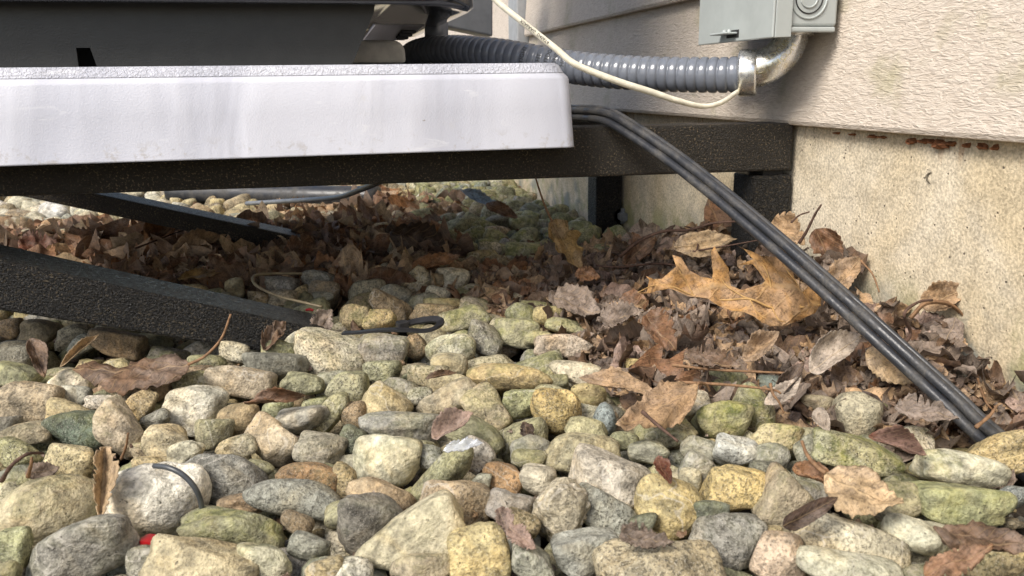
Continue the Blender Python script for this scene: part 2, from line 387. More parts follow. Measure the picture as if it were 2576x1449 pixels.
# ------------------------------------------------------------------ wall brackets (post, arm, brace)
def bracket(yf, label, arm_z, brace_pts, xleft, post_w=.037):
    t = thing('wall_bracket', label, 'bracket', (fx-.03, yf, 0), 'black steel wall brackets')
    off = np.array([fx-.03, yf, 0])
    zl0, zl1, zr0, zr1 = arm_z
    x1 = fx-.006
    # arm: slightly tilted square tube
    th = .038
    me = box(xleft, x1, yf, yf+th, zr0, zr1, .0022, 2, off)
    for v in me.vertices:
        k = (v.co.x+off[0]-x1)/(-.64); v.co.z += k*(zl0-zr0)
    obj('arm', me, ARMM, t)
    # post flat on the wall
    obj('post', box(fx-.042, fx-.004, yf+.001, yf+post_w, -.03, zr0-.0035, .002, 2, off), BLACK, t)
    obj('post_cap', box(fx-.030, fx-.010, yf+.006, yf+post_w-.006, zr0-.004, zr0+.002, 0, 2, off), BOXD, t)
    # diagonal brace
    (xa, za0, za1), (xb, zb0, zb1) = brace_pts
    y0, y1 = yf-.012, yf+.034
    def ext(x, zA, zB): return zA+(zB-zA)*(x-xa)/(xb-xa)
    XL, XR = xleft-.05, xb+.014
    pts = [(XL, ext(XL, za0, zb0)), (XR, ext(XR, za0, zb0)), (XR, ext(XR, za1, zb1)), (XL, ext(XL, za1, zb1))]
    me = prism(pts, 'y', y0, y1, .0022)
    me.transform(Matrix.Translation(-Vector(off)))
    obj('brace', me, BLACK if yf < .8 else ARMM, t)
    return t, off
YA = .65
def zy(px, py, y): return ony(px, py, y)[[0, 2]]
def brace_of(y, a_top, a_bot, b_top, b_bot):
    A, A2, B, B2 = zy(*a_top, y), zy(*a_bot, y), zy(*b_top, y), zy(*b_bot, y)
    return ((A[0], A2[1], A[1]), (B[0], B2[1], B[1]))
ybr = YA-.012
front_b, off_f = bracket(YA, 'black steel bracket carrying the front edge of the white pad', (.1278, .1660, .1228, .1637),
        brace_of(ybr, (0, 655), (0, 787), (770, 822), (770, 905)), -.50)
YB = 1.06
rear_b, off_r = bracket(YB, 'rear black steel bracket deep in the shade beneath the unit', (.128, .166, .123, .1637),
        brace_of(YB-.012, (300, 500), (300, 548), (735, 592), (735, 640)), -.50)
# anchor bolt on the rear post
bp = ony(1567, 545, YB-.004)-off_r
bm = bmesh.new(); bmesh.ops.create_cone(bm, cap_ends=True, segments=6, radius1=.007, radius2=.007, depth=.012, matrix=Matrix.Translation(bp) @ Matrix.Rotation(math.pi/2, 4, 'X'))
me = bpy.data.meshes.new('mesh'); bm.to_mesh(me); bm.free(); obj('anchor_bolt', me, GREYW, rear_b)
bm = bmesh.new(); bmesh.ops.create_cone(bm, cap_ends=True, segments=16, radius1=.011, radius2=.011, depth=.002, matrix=Matrix.Translation(bp+np.array([0, .006, 0])) @ Matrix.Rotation(math.pi/2, 4, 'X'))
me = bpy.data.meshes.new('mesh'); bm.to_mesh(me); bm.free(); obj('washer', me, GREYW, rear_b)

# ------------------------------------------------------------------ white equipment pad: hollow tray, rounded top edge, drafted skirt
YP = .62
xr_b, z_b = zy(1442, 371, YP); xr_t, z_t = zy(1424, 156, YP)
def pad_mesh():
    xl, yb = -.36, 1.16
    def ring(inset, z, rc):
        x0, x1, y0, y1 = xl+inset, xr_b+.0035-inset, YP+inset, yb-inset
        out = []
        for (cx_, cy_, a0) in ((x1-rc, y0+rc, -90), (x1-rc, y1-rc, 0), (x0+rc, y1-rc, 90), (x0+rc, y0+rc, 180)):
            for a in np.linspace(a0, a0+90, 8): out.append((cx_+rc*math.cos(math.radians(a)), cy_+rc*math.sin(math.radians(a)), z))
        return out
    d = (xr_b-xr_t)*.75
    prof = [(.006, z_b+.0006), (.0, z_b), (.0002, z_b+.0012), (d*.45, z_b+.030), (d*.80, z_t-.0125), (d*.80+.0008, z_t-.0105), (d*.80+.0030, z_t-.0080), (d*.8+.0042, z_t-.0060), (d*.8+.0062, z_t-.0018), (d*.8+.0090, z_t-.0002), (d+.03, z_t)]
    V = []; Fc = []; n = 32
    for ins, z in prof: V += ring(ins, z, .010)
    for k in range(len(prof)-1):
        for j in range(n): Fc.append((k*n+j, k*n+(j+1) % n, (k+1)*n+(j+1) % n, (k+1)*n+j))
    Fc.append(tuple((len(prof)-1)*n+j for j in range(n)))
    # thin uneven moulding flash along the lower lip
    me = mesh_from(V, Fc); return me
pad = obj('equipment_pad', pad_mesh(), PADM)
tag(pad, 'white plastic equipment pad with pebbled top edge, resting on black steel arms', 'equipment pad')

# ------------------------------------------------------------------ dark outdoor unit standing on the pad
YU = .668
unit = thing('outdoor_unit', 'dark outdoor unit with glossy black base pan standing on the white pad', 'outdoor unit', (-.1, .85, z_t))
UO = Vector((-.1, .85, z_t))
def upart(name, me, mat):
    me.transform(Matrix.Translation(-UO)); return obj(name, me, mat, unit)
xa, _ = zy(886, 156, YU); xb, zb_ = zy(941, 38, YU)
# front skirt, with a slot cut out of it: outline walked round the slot
s0 = zy(196, 156, YU); s1 = zy(238, 120, YU)
zbm, ztp = z_t+.0004, z_t+.062
slot_l, slot_r, slot_t = s0[0], s1[0], s1[1]
pts = [(-.32, zbm), (slot_l, zbm), (slot_l, slot_t), (slot_r-.003, slot_t), (slot_r, zbm), (xa, zbm), (xb-.004, zb_-.006), (xb, zb_+.002), (xb+.004, ztp), (-.32, ztp)]
upart('front_skirt', prism(pts, 'y', YU, YU+.0022, 0), UNITM)
upart('slot_backing', box(slot_l-.02, slot_r+.02, YU+.03, YU+.032, zbm, slot_t+.02), BOXD)
# side foot plate (satin metal, punched with three slots) leaning back under the pan
def quad_plate(corners, th, name, mat, parent=None):
    c = [Vector(p) for p in corners]; n = (c[1]-c[0]).cross(c[3]-c[0]).normalized()*th
    bm = bmesh.new(); A = [bm.verts.new(p) for p in c]; B = [bm.verts.new(p+n) for p in c]
    bm.faces.new(A); bm.faces.new(B[::-1])
    for i in range(4): bm.faces.new((A[i], B[i], B[(i+1) % 4], A[(i+1) % 4]))
    bmesh.ops.recalc_face_normals(bm, faces=bm.faces); bmesh.ops.bevel(bm, geom=bm.edges[:], offset=th*.3, segments=1, affect='EDGES')
    me = bpy.data.meshes.new('mesh'); bm.to_mesh(me); bm.free(); return upart(name, me, mat)
foot = quad_plate([ony(908, 98, .675), ony(1012, 99, .80), ony(1066, 60, .84), ony(940, 58, .675)], .002, 'side_foot', FOOTM)
for q in (((1012, 80), (1044, 80)), ((1006, 88), (1034, 88)), ((1000, 95), (1024, 95))):
    a, b = ony(q[0][0], q[0][1], .76), ony(q[1][0], q[1][1], .79)
    V, Fc = tube(np.array([a, (a+b)/2, b])-np.array(UO), .0016, 6); obj('slot', mesh_from(V, Fc), BOXD, unit)
# added pale block behind the foot; its colour paints the lit surface beyond
pr = [ony(870, 158, .82), ony(1022, 158, .82), ony(1019, 122, .82), ony(1008, 106, .82), ony(990, 100, .82), ony(870, 99, .82)]
upart('lit_stand_in_block', prism([(p[0], p[2]) for p in pr], 'y', .82, .98, .003), plain('lit_surface_tone', (.85, .82, .75), .6, 0, .3))
# base pan: rounded rectangle with rolled rim
def pan_ring(inset, z, x1, y0, rc=.075):
    x0, x1, y0, y1 = -.34+inset, x1-inset, y0+inset, 1.12-inset; rc = max(rc-inset*.5, .02); out = []
    for (cx_, cy_, a0) in ((x1-rc, y0+rc, -90), (x1-rc, y1-rc, 0), (x0+rc, y1-rc, 90), (x0+rc, y0+rc, 180)):
        for a in np.linspace(a0, a0+90, 12): out.append((cx_+rc*math.cos(math.radians(a)), cy_+rc*math.sin(math.radians(a)), z))
    return out
xpan = zy(1172, 0, .74)[0]; zr = zy(700, 8, .640)[1]
prof = [(.060, zr+.012), (.030, zr+.006), (.012, zr+.001), (.004, zr), (.0, zr+.003), (.0, zr+.012), (.004, zr+.020), (.008, zr+.06), (.008, zr+.08)]
V = []; Fc = []; n = 48
for ins, z in prof: V += pan_ring(ins, z, xpan, .640)
for k in range(len(prof)-1):
    for j in range(n): Fc.append((k*n+j, k*n+(j+1) % n, (k+1)*n+(j+1) % n, (k+1)*n+j))
Fc.append(tuple(range(n))[::-1]); Fc.append(tuple((len(prof)-1)*n+j for j in range(n)))
upart('base_pan', mesh_from(V, Fc), GLOSS)
V = []; Fc = []
for ins, z in ((.012, zr+.081), (.012, zr+.62), (.03, zr+.64)): V += pan_ring(ins, z, xpan, .640)
for k in range(2):
    for j in range(n): Fc.append((k*n+j, k*n+(j+1) % n, (k+1)*n+(j+1) % n, (k+1)*n+j))
Fc.append(tuple(range(n))[::-1]); Fc.append(tuple(2*n+j for j in range(n)))
upart('casing', mesh_from(V, Fc), UNITM)
# grey pipe stub below the pan
a = ony(1098, 40, .90); b = ony(1098, 112, .90)
V, Fc = tube(np.array([a, (a+b)/2, b])-np.array(UO), .0125, 20); obj('pipe_stub', mesh_from(V, Fc), COND, unit)
# pale cover panel standing behind the unit
pp = [ony(q[0], q[1], 1.35) for q in ((1118, -220), (1240, -220), (1240, 92), (1118, 66))]
me = prism([(p[0], p[2]) for p in pp], 'y', 1.35, 1.40, .003)
tag(obj('cover_panel', me, TRIMG), 'pale grey upright cover panel behind the unit, left of the corner trim', 'cover panel')

# ------------------------------------------------------------------ disconnect box on the wall
YD = .59
xf = zy(1939, 60, YD)[0]; xs = zy(1987, 60, YD)[0]
zbox = zy(2100, 66, YD)[1]; zcov = zy(1939, 95, YD)[1]
ybk = onx(1758, 60, xf)[1]
dbox = thing('disconnect_box', 'grey metal electrical disconnect box mounted on the siding', 'electrical box', (W, YD, zbox))
DO = Vector((W, YD, zbox))
def dpart(name, me, mat, off=True):
    if off: me.transform(Matrix.Translation(-DO))
    return obj(name, me, mat, dbox)
dpart('body', box(xs-.004, W-.001, YD, ybk-.004, zbox, zbox+.19, .002, 2), BOXG)
dpart('bottom_lip', box(xs-.002, W-.003, YD-.002, YD+.004, zbox-.0045, zbox-.0005, .0012, 2), BOXG)
# cover: front plate plus a side flange with a chamfered corner
dpart('cover', box(xf, xf+.002, YD-.003, ybk, zcov, zbox+.20, .0008, 2), BOXG)
fl = [(xf+.0024, zcov), (xs, zcov+.0004), (xs, zcov+.030), (xs-.003, zcov+.036), (xs-.003, zbox+.20), (xf+.0024, zbox+.20)]
dpart('cover_flange', prism(fl, 'y', YD-.003, YD-.001, .0005), BOXG)
dpart('cover_bottom', box(xf+.0024, xs-.006, YD-.0008, ybk-.002, zcov+.0005, zcov+.0022, .0005, 1), BOXG)
# hasp tab through the cover
tb = onx(1838, 85, xf); 
dpart('hasp_tab', box(xf-.011, xf+.001, tb[1]-.012, tb[1]+.016, tb[2]-.0008, tb[2]+.0008, .0005, 1), BOXG)
dpart('hasp_slot', box(xf-.0006, xf-.0001, tb[1]-.014, tb[1]+.006, tb[2]-.0034, tb[2]+.0026), BOXD)
for dy in (-.004, .004):
    V, Fc = tube(np.array([[xf-.004, tb[1]+dy-.001, tb[2]], [xf-.004, tb[1]+dy, tb[2]+.0024], [xf-.004, tb[1]+dy+.001, tb[2]+.003]])-np.array(DO), [.0022, .0016, .0004], 8)
    obj('hasp_tooth', mesh_from(V, Fc), BOXG, dbox)
# knockout: concentric pressed rings
kc = ony(2036, -6, YD)
def ring_mesh(r, t, a0=0, a1=360):
    a = np.radians(np.linspace(a0, a1, 40)); P = np.stack([kc[0]+r*np.cos(a), np.full(40, YD-.0003), kc[2]+r*np.sin(a)], 1)
    V, Fc = tube(P-np.array(DO), t, 6, cap=True, up=(0, 1, 0)); return mesh_from(V, Fc)
rr = 37*(YD*1.09)/F
obj('knockout_groove', ring_mesh(rr, .0005), BOXD, dbox)
obj('knockout_ring', ring_mesh(rr*1.32, .0009, 200, 355), BOXG, dbox)
obj('knockout_ring', ring_mesh(rr*.62, .0008, 200, 355), BOXG, dbox)

# ------------------------------------------------------------------ conduit: zinc elbow with nut and grey flexible jacket
conduit = thing('flexible_conduit', 'grey ribbed flexible conduit with zinc elbow running from disconnect box under the unit', 'conduit', ony(1860, 190, .63))
KO = np.array(conduit.location)
YE = .632
pe = catmull(pxpath([(1990, 66, YE), (1988, 95, YE), (1973, 127, YE), (1946, 154, YE+.001), (1917, 170, YE+.005), (1895, 177, YE+.010), (1875, 180, YE+.014)]), 8)-KO
elbow = tube_obj('elbow', pe, np.interp(np.linspace(0, 1, len(pe)), [0, .6, 1], [.0141, .0145, .0146]), GALV, conduit, 28)
fl_a = ony(1993, 84, YE)-KO
V, Fc = tube(np.array([fl_a+[0, 0, .004], fl_a+[0, 0, .002], fl_a, fl_a-[0, 0, .002]]), [.017, .019, .019, .017], 28); obj('flange', mesh_from(V, Fc), GALV, conduit)
na, nb = ony(1905, 182, YE+.009)-KO, ony(1858, 184, YE+.017)-KO
tt = np.array([0, .03, .12, .88, .97, 1])[:, None]
V, Fc = tube(na+(nb-na)*tt, [.0165, .0186, .0192, .0192, .0186, .0165], 40); obj('gland_nut', mesh_from(V, Fc), GALV, conduit)
pc, L = resample(catmull(pxpath([(1872, 186, .647), (1800, 189, .660), (1600, 184, .702), (1430, 168, .745), (1250, 136, .80), (1120, 126, .865), (1045, 137, .93), (1028, 165, 1.0), (1040, 200, 1.06)]), 12), 700)
pitch = .0083; ph = (np.linspace(0, L, 700)/pitch) % 1.0
rad = .0148*(1-.11*np.exp(-((ph-.5)/.10)**2)+.012*np.cos(2*np.pi*ph))
V, Fc = tube(pc-KO, rad, 36); jacket = obj('ribbed_jacket', mesh_from(V, Fc), COND, conduit)

# printed / embossed lettering wrapped on tubes
def text_mesh(body, size, extrude=0.0):
    cu = bpy.data.curves.new('text', 'FONT'); cu.body = body; cu.size = size; cu.extrude = extrude; cu.resolution_u = 2
    o = bpy.data.objects.new('text', cu); col.objects.link(o); dg = bpy.context.evaluated_depsgraph_get(); dg.update()
    me = bpy.data.meshes.new_from_object(o.evaluated_get(dg)); bpy.data.objects.remove(o); return me
def wrap_text(name, body, size, P, rad, s0, ang0, mat, parent, across=False, flip=1, ext=.00012):
    me = text_mesh(body, size, ext); co = np.array([v.co[:] for v in me.vertices])
    if len(co) == 0: return
    co[:, 0] -= co[:, 0].min(); hh = co[:, 1].max(); co[:, 1] -= hh/2
    P = np.asarray(P); s = np.r_[0, np.cumsum(np.linalg.norm(np.diff(P, axis=0), axis=1))]; T, N, B = frames(P)
    if across: ss = s0+flip*co[:, 1]*1.0; aa = ang0+flip*(co[:, 0]-co[:, 0].max()/2)/rad
    else: ss = s0+flip*co[:, 0]; aa = ang0+flip*co[:, 1]/rad
    out = []
    for q, a, zz in zip(ss, aa, co[:, 2]):
        p, nn, bb = [np.array([np.interp(q, s, A[:, k]) for k in range(3)]) for A in (P, N, B)]
        out.append(p+(rad+.0001+max(zz, 0))*(math.cos(a)*nn+math.sin(a)*bb))
    me.vertices.foreach_set('co', np.array(out).ravel()); me.update(); me.materials.clear()
    return obj(name, me, mat, parent)
Tj, Nj, Bj = frames(pc)
def face_angle(P, i, tilt=0.0):     # angle on the tube that faces the camera
    T_, N_, B_ = frames(P); v = C-P[i]; return math.atan2(v@B_[i], v@N_[i])+tilt
sj = np.linspace(0, L, 700)
for body, px in (('HO', 1432), ('COND', 1410), ('OUTDO', 1388), ('HT', 1362), ('TIGHT', 1340)):
    i = int(np.argmin([abs(proj(p)[0]-px) for p in pc])); k = round(sj[i]/pitch)*pitch
    i = int(np.argmin(abs(sj-k)))
    wrap_text('printed_lettering', body, .0058, pc-KO, .0150, k, face_angle(pc, i, .25 if Bj[i]@UPV > 0 else -.25), INK, conduit, True, 1)
EM = plain('raised_zinc_lettering', (.75, .70, .52), .3, 1.0, .5, .1)
ie = len(pe)//2; ea = face_angle(pe+KO, ie)
wrap_text('raised_lettering', 'BRIDGEPORT', .0066, pe, .0145, .0165, ea+.30, EM, conduit, False, 1, .0003)
wrap_text('raised_lettering', 'MCQEMOTO', .0066, pe, .0145, .0165, ea-.16, EM, conduit, False, 1, .0003)

# ------------------------------------------------------------------ thin cream wire looping in front of the conduit
wp = catmull(pxpath([(1215, -30, .63), (1262, 14, .625), (1310, 52, .62), (1400, 124, .61), (1450, 163, .605), (1555, 205, .60), (1640, 232, .60), (1700, 252, .60), (1765, 267, .605), (1812, 259, .612), (1848, 236, .632), (1868, 222, .665)]), 10)
wire = tube_obj('thin_wire', wp, np.interp(np.linspace(0, 1, len(wp)), [0, .5, .75, 1], [.0021, .0026, .0020, .0020]), WIREW, None, 10)
tag(wire, 'thin cream wire drooping in front of the ribbed conduit', 'wire')
sw = np.r_[0, np.cumsum(np.linalg.norm(np.diff(wp, axis=0), axis=1))]
iw = len(wp)*4//11; wa = face_angle(wp, iw)
wrap_text('printed_lettering', 'XSA6AAG  D456T4', .0032, wp, .0025, sw[len(wp)*2//11], wa, INK, wire, False, 1, .00005)

# ------------------------------------------------------------------ twin black cable running from under the pad down into the litter
cend = onz(2478, 1094, .010); cY1 = cend[1]
cpts = [(1380, 286, .80), (1450, 287, .72), (1520, 294, .652), (1580, 325, .622)]
for px_, py_ in ((1680, 392), (1800, 485), (1950, 612), (2100, 745), (2250, 882), (2390, 1010), (2478, 1094)):
    t_ = (py_-326)/(1094-326); cpts.append((px_, py_, 1/((1-t_)/.622+t_/cY1)))
ce = cend+np.array([.035, -.035, -.035]); cpts.append((*proj(ce)[:2], ce[1]))
base = catmull(pxpath(cpts), 12)
cable = thing('twin_cable', 'twin black rubber cable slanting from the pad into the leaf litter', 'cable', tuple(base[-1]))
Tb, Nb, Bb = frames(base)
dirs = []
for i, p in enumerate(base):     # stack the strands across the line of sight
    v = p-C; v /= np.linalg.norm(v); d = np.cross(Tb[i], v); d /= np.linalg.norm(d)
    if d@RIGHT < 0: d = -d
    dirs.append(d)
dirs = np.array(dirs); co_ = np.array(cable.location)
rs = .0032
for off, r_, back in ((-.0032, rs, 0), (.0032, rs, .0), (.0066, .0018, .0026)):
    vv = np.array([(p-C)/np.linalg.norm(p-C) for p in base])
    tube_obj('strand', base+dirs*off+vv*back-co_, r_, CABLE, cable, 14)

# ------------------------------------------------------------------ river stones
COLS = {'t': ((176, 165, 139), 'tan'), 'y': ((185, 168, 126), 'ochre'), 'c': ((204, 198, 178), 'cream'), 'g': ((152, 151, 143), 'grey'),
        'd': ((118, 117, 111), 'dark grey'), 'b': ((150, 130, 102), 'brown'), 'n': ((156, 155, 122), 'greenish'), 'G': ((88, 101, 90), 'dark green'),
        'w': ((214, 212, 202), 'whitish'), 'p': ((190, 172, 150), 'pinkish'), 'B': ((112, 123, 125), 'blue grey'), 'o': ((164, 124, 84), 'rusty orange')}
SEC = {'A': (.36357, 0, 922.1), 'B': (.36357, 858.4, 922.1), 'C': (.36357, 1716.8, 922.1), 'K': (.33336, 0, 439.1), 'L': (.33336, 858.4, 439.1), 'D': (1, 0, 0)}
# section, centre x, centre y, length, breadth, angle (clockwise), colour, algae 0-9, nickname
HERO = '''A 330 1010 680 480 5 t 2 big pitted tan stone
A 1060 950 650 560 10 w 1 round cream stone with a wire ring
A 560 1290 780 400 -28 g 1 long grey stone at the lower left
A 1590 1140 720 270 3 n 5 long flat greenish stone
A 2050 920 640 280 22 g 0 smooth grey wedge stone
A 1560 780 540 330 25 d 0 dark grey lumpy stone
A 1290 595 240 160 -15 c 0
A 1150 530 300 250 30 t 0
A 1350 290 370 330 15 c 1 cream angular stone
A 550 435 430 270 12 G 2 dark green blocky stone
A 840 440 430 260 50 t 2
A 210 255 450 300 10 p 0 two-toned stone at the left edge
A 500 655 330 230 15 y 1
A 190 465 340 150 -10 t 1
A 1470 470 250 200 0 n 2
A 1650 365 260 210 0 b 1
A 1640 560 300 150 -15 t 1
A 1880 525 370 290 30 t 0 pale tan angular stone
A 1660 105 460 200 13 t 0 speckled tan stone
A 2100 118 280 140 5 n 1
A 2150 795 440 260 10 o 1 rough rust brown stone
A 2220 570 330 190 10 g 1
A 2070 375 390 170 -5 g 1
A 1660 960 300 130 -5 b 0
A 2050 1085 230 130 20 b 0
A 2140 1250 290 190 20 g 0
A 1820 1340 400 200 10 c 3
A 1400 1385 740 300 15 t 0 broad tan stone at the bottom edge
A 1010 1345 220 190 0 g 2
A 100 1255 220 270 0 n 3
A 60 1410 170 130 0 n 3
A 2390 1020 290 170 -15 n 3
A 1070 160 290 170 -18 b 0
A 980 270 250 160 -40 y 0
A 500 195 250 120 10 c 0
A 740 250 300 110 0 c 1
A 130 600 300 180 10 n 2
A 60 420 140 150 0 d 0
A 1090 365 200 120 -20 g 0
A 480 330 310 170 20 y 1
A 1020 665 210 80 0 y 1
A 2290 320 330 150 -50 n 2
A 1790 700 210 100 10 n 2
A 240 750 220 110 -20 n 2
A 860 150 210 170 0 b 1
A 1340 115 230 150 -20 n 2
A 2250 1410 270 160 -10 y 0
A 100 60 300 150 10 n 3
B 1165 85 570 200 5 y 3 long cream yellow stone
B 1490 315 340 320 0 y 1 round yellow stone
B 1630 45 380 150 10 c 1 speckled cream egg stone
B 2130 38 330 160 5 y 1 square yellow stone
B 730 230 450 180 -25 t 1
B 1000 295 330 250 60 t 3 upright triangular stone
B 300 275 310 250 40 y 1
B 400 195 310 230 20 g 3
B 410 425 540 220 5 g 2 long mottled grey stone
B 310 640 460 340 8 c 2 blocky cream stone
B 930 480 380 220 30 n 3
B 715 750 540 210 -45 n 1 tilted green grey stone
B 940 610 260 210 30 w 0 glossy whitish stone
B 1115 785 270 220 5 o 0 orange brown pebble
B 1370 800 280 210 10 c 0
B 1520 1000 370 450 12 t 0 knobbly conglomerate stone
B 1650 600 560 250 5 t 0 broad tan stone
B 1880 790 560 350 12 c 0 speckled wedge stone
B 2260 970 450 370 20 y 0 smooth tan block
B 1800 990 440 240 30 g 0
B 1710 1275 440 290 -20 g 0 craggy grey stone
B 965 1330 400 460 -8 y 0 tall tan stone at the bottom edge
B 500 1200 740 380 -30 t 1 big slanting tan stone
B 800 930 480 290 20 b 0
B 230 1110 500 380 15 d 1 big dark mottled stone
B 290 900 500 200 15 b 0
B 1170 965 310 210 20 g 0
B 1330 1370 340 210 20 g 1
B 560 1385 420 180 0 t 2
B 2190 1375 820 330 -10 t 0 big tan slab at the bottom edge
B 1900 1350 250 130 -20 p 0
B 1710 440 300 160 20 n 1
B 1820 385 240 180 65 B 0 dark blue pebble
B 1960 520 190 130 0 n 2
B 1310 575 270 200 -5 g 2
B 1250 258 260 190 -5 n 3
B 1710 195 240 160 0 y 2
B 2350 290 400 200 -10 c 0
B 2240 440 420 220 0 n 4
B 70 510 170 180 20 G 1
B 80 330 180 170 0 b 0
B 100 145 200 210 0 n 2
B 600 85 280 190 0 t 2
B 750 115 300 140 0 t 1
B 280 35 260 150 0 n 2
B 30 795 150 250 0 y 1
B 610 625 170 170 0 g 2
B 2120 590 270 150 0 g 2
B 90 1405 250 140 10 c 2
B 970 815 140 150 0 g 1
B 2090 1080 190 120 0 G 2
B 1500 105 140 100 0 n 2
B 540 205 180 120 0 g 2
B 1240 1090 260 180 20 y 1
B 1300 640 240 120 0 n 3
C 290 370 400 280 -15 n 8 mossy green stone
C 490 300 340 260 40 n 6
C 300 130 290 210 0 n 6 round mossy stone
C 610 115 220 120 15 B 1 small blue stone
C 1210 335 330 320 40 t 0 upright tan egg stone
C 655 485 350 180 5 y 5
C 370 595 310 220 8 w 0 pale whitish grey stone
C 110 565 240 160 20 g 2
C 110 725 270 240 20 g 3
C 370 860 430 320 15 y 1 ochre stone with a notch
C 710 930 380 330 -60 t 2
C 1230 610 660 220 14 n 7 long mossy slab
C 875 585 190 220 0 g 1
C 1575 500 290 170 10 c 3
C 1935 712 610 230 12 c 4 long cream mossy stone
C 1915 950 600 260 0 n 4 wide greenish stone at the right
C 2220 590 480 260 -20 y 1 yellow stone at the right edge
C 300 1180 490 340 15 g 1 mottled grey stone
C 690 1310 380 320 20 p 0 pinkish stone
C 1140 1180 750 240 10 c 0 long pale cream stone
C 1160 1410 700 200 8 c 1
C 1630 1180 450 230 15 c 0
C 1815 1415 240 140 0 n 2
C 2130 1350 490 250 -5 y 2 yellowish stone at the lower right corner
C 50 790 150 190 0 t 0
C 580 735 210 150 0 d 1
C 190 1000 240 150 0 G 2
C 600 1165 190 110 0 y 2
C 1480 940 280 280 0 t 3
C 2270 915 210 170 0 B 0
C 940 250 220 110 0 t 2
C 1300 275 240 110 20 n 3
C 620 615 230 160 10 g 3
L 105 1085 230 210 0 y 4
L 360 1005 320 190 25 b 1
L 290 1095 240 150 0 y 4
L 700 1045 350 130 5 b 1
L 760 972 270 80 0 y 4
L 930 1085 370 170 -15 n 5
L 1380 1065 260 180 35 n 6
L 1560 1070 220 150 0 y 2
L 1320 1200 330 220 5 n 5 olive rounded stone
L 1085 1255 280 250 20 g 2
L 825 1320 360 250 10 c 4 speckled pale egg stone
L 1695 1155 310 130 10 n 3
L 1690 1290 450 170 5 p 0 pitted pale stone
L 560 1305 190 160 60 b 1
L 310 1330 400 240 5 g 3
D 832 892 176 112 8 c 2 craggy cream stone
D 758 866 86 80 0 c 0
L 1490 1240 210 120 0 n 3
L 190 870 290 160 -20 t 0
L 370 775 210 180 20 t 1
L 580 812 210 180 -40 t 1
L 838 805 250 200 0 c 1 pale blunt stone
L 720 810 110 120 0 b 0
L 470 635 270 170 25 t 1 tan bean stone
L 1120 575 170 130 0 c 3
L 1370 585 260 150 0 n 6 pale green mossy stone
L 1170 670 220 120 -10 b 1
L 1000 665 120 110 0 g 3
L 1180 435 190 90 0 b 0
L 905 400 270 150 0 n 3
L 1380 370 220 130 0 n 6
L 1850 480 160 180 0 n 7
L 1990 595 200 150 0 n 6
L 290 430 120 140 0 y 0
L 150 455 150 90 0 y 0
L 1170 365 170 120 0 d 1
K 730 625 230 150 -25 y 1 pointed ochre stone
K 1770 855 140 150 0 t 0
K 2110 835 260 140 10 g 0
K 2420 810 270 160 15 g 0
K 2440 930 150 90 0 g 0
K 1950 930 150 100 0 b 0
K 80 1165 170 160 0 b 0
K 290 1195 300 200 0 b 0
K 560 1225 250 170 -20 t 0
K 610 1290 240 140 -30 c 0
K 900 1280 390 190 10 b 0 rough brown stone
K 1770 1335 220 140 10 c 1 broken white stone
K 2115 1360 240 220 0 n 5
K 1550 1425 290 120 0 n 3
K 120 1330 220 150 0 d 0
K 2475 655 240 170 -10 o 0
K 260 475 230 100 15 t 0
K 90 375 220 120 0 b 0
K 180 320 240 100 10 b 0
K 50 280 130 120 0 b 0
K 385 385 100 110 0 o 0
K 430 475 160 90 -20 t 0
K 530 370 110 70 0 o 0
K 680 350 140 140 0 t 1
K 600 420 150 90 0 g 0
K 770 415 130 120 0 p 0
D 690 925 150 70 5 d 0
D 480 958 100 70 0 b 0
D 40 905 110 90 0 d 0
D 1130 925 90 70 0 t 1
D 1000 985 80 60 0 n 2
D 870 975 95 75 0 n 3
D 1390 1000 90 60 0 n 3
D 1060 1140 70 60 0 n 2'''

_ico = {}
def ico(sub):
    if sub not in _ico:
        bm = bmesh.new(); bmesh.ops.create_icosphere(bm, subdivisions=sub, radius=1)
        bm.verts.ensure_lookup_table()
        V = np.array([v.co[:] for v in bm.verts]); V /= np.linalg.norm(V, axis=1)[:, None]
        _ico[sub] = (V, np.array([[v.index for v in f.verts] for f in bm.faces])); bm.free()
    return _ico[sub]
def stone_shape(g, sub, p=None, knob=0.0):
    D, Fc = ico(sub); n = g.integers(7, 13); p = p or g.uniform(4.5, 14)
    N = g.normal(size=(n, 3)); N /= np.linalg.norm(N, axis=1)[:, None]; N = np.vstack([N, np.eye(3), -np.eye(3)])
    h = np.r_[g.uniform(.72, 1.05, n), g.uniform(.85, 1.05, 6)]
    q = np.maximum(D@N.T, 0)/h; r = (q**p).sum(1)**(-1/p)
    for k, amp in ((2.2, .05), (4.5, .028), (9, .014), (19, .007)):
        K = g.normal(size=(4, 3))*k; ph = g.uniform(0, 6.28, 4); r = r*(1+amp*np.sin(D@K.T+ph).sum(1)/2)
    if g.random() < .5:      # a chipped hollow
        c = g.normal(size=3); c /= np.linalg.norm(c); r -= .16*np.exp(-((1-D@c)/.10)**2)
    if knob:
        c = g.normal(size=(110, 3)); c /= np.linalg.norm(c, axis=1)[:, None]
        r += knob*np.maximum(0, 1-((1-(D@c.T).max(1))/.012))
    V = D*r[:, None]; lo, hi = V.min(0), V.max(0); return (V-(lo+hi)/2)/((hi-lo)/2), Fc

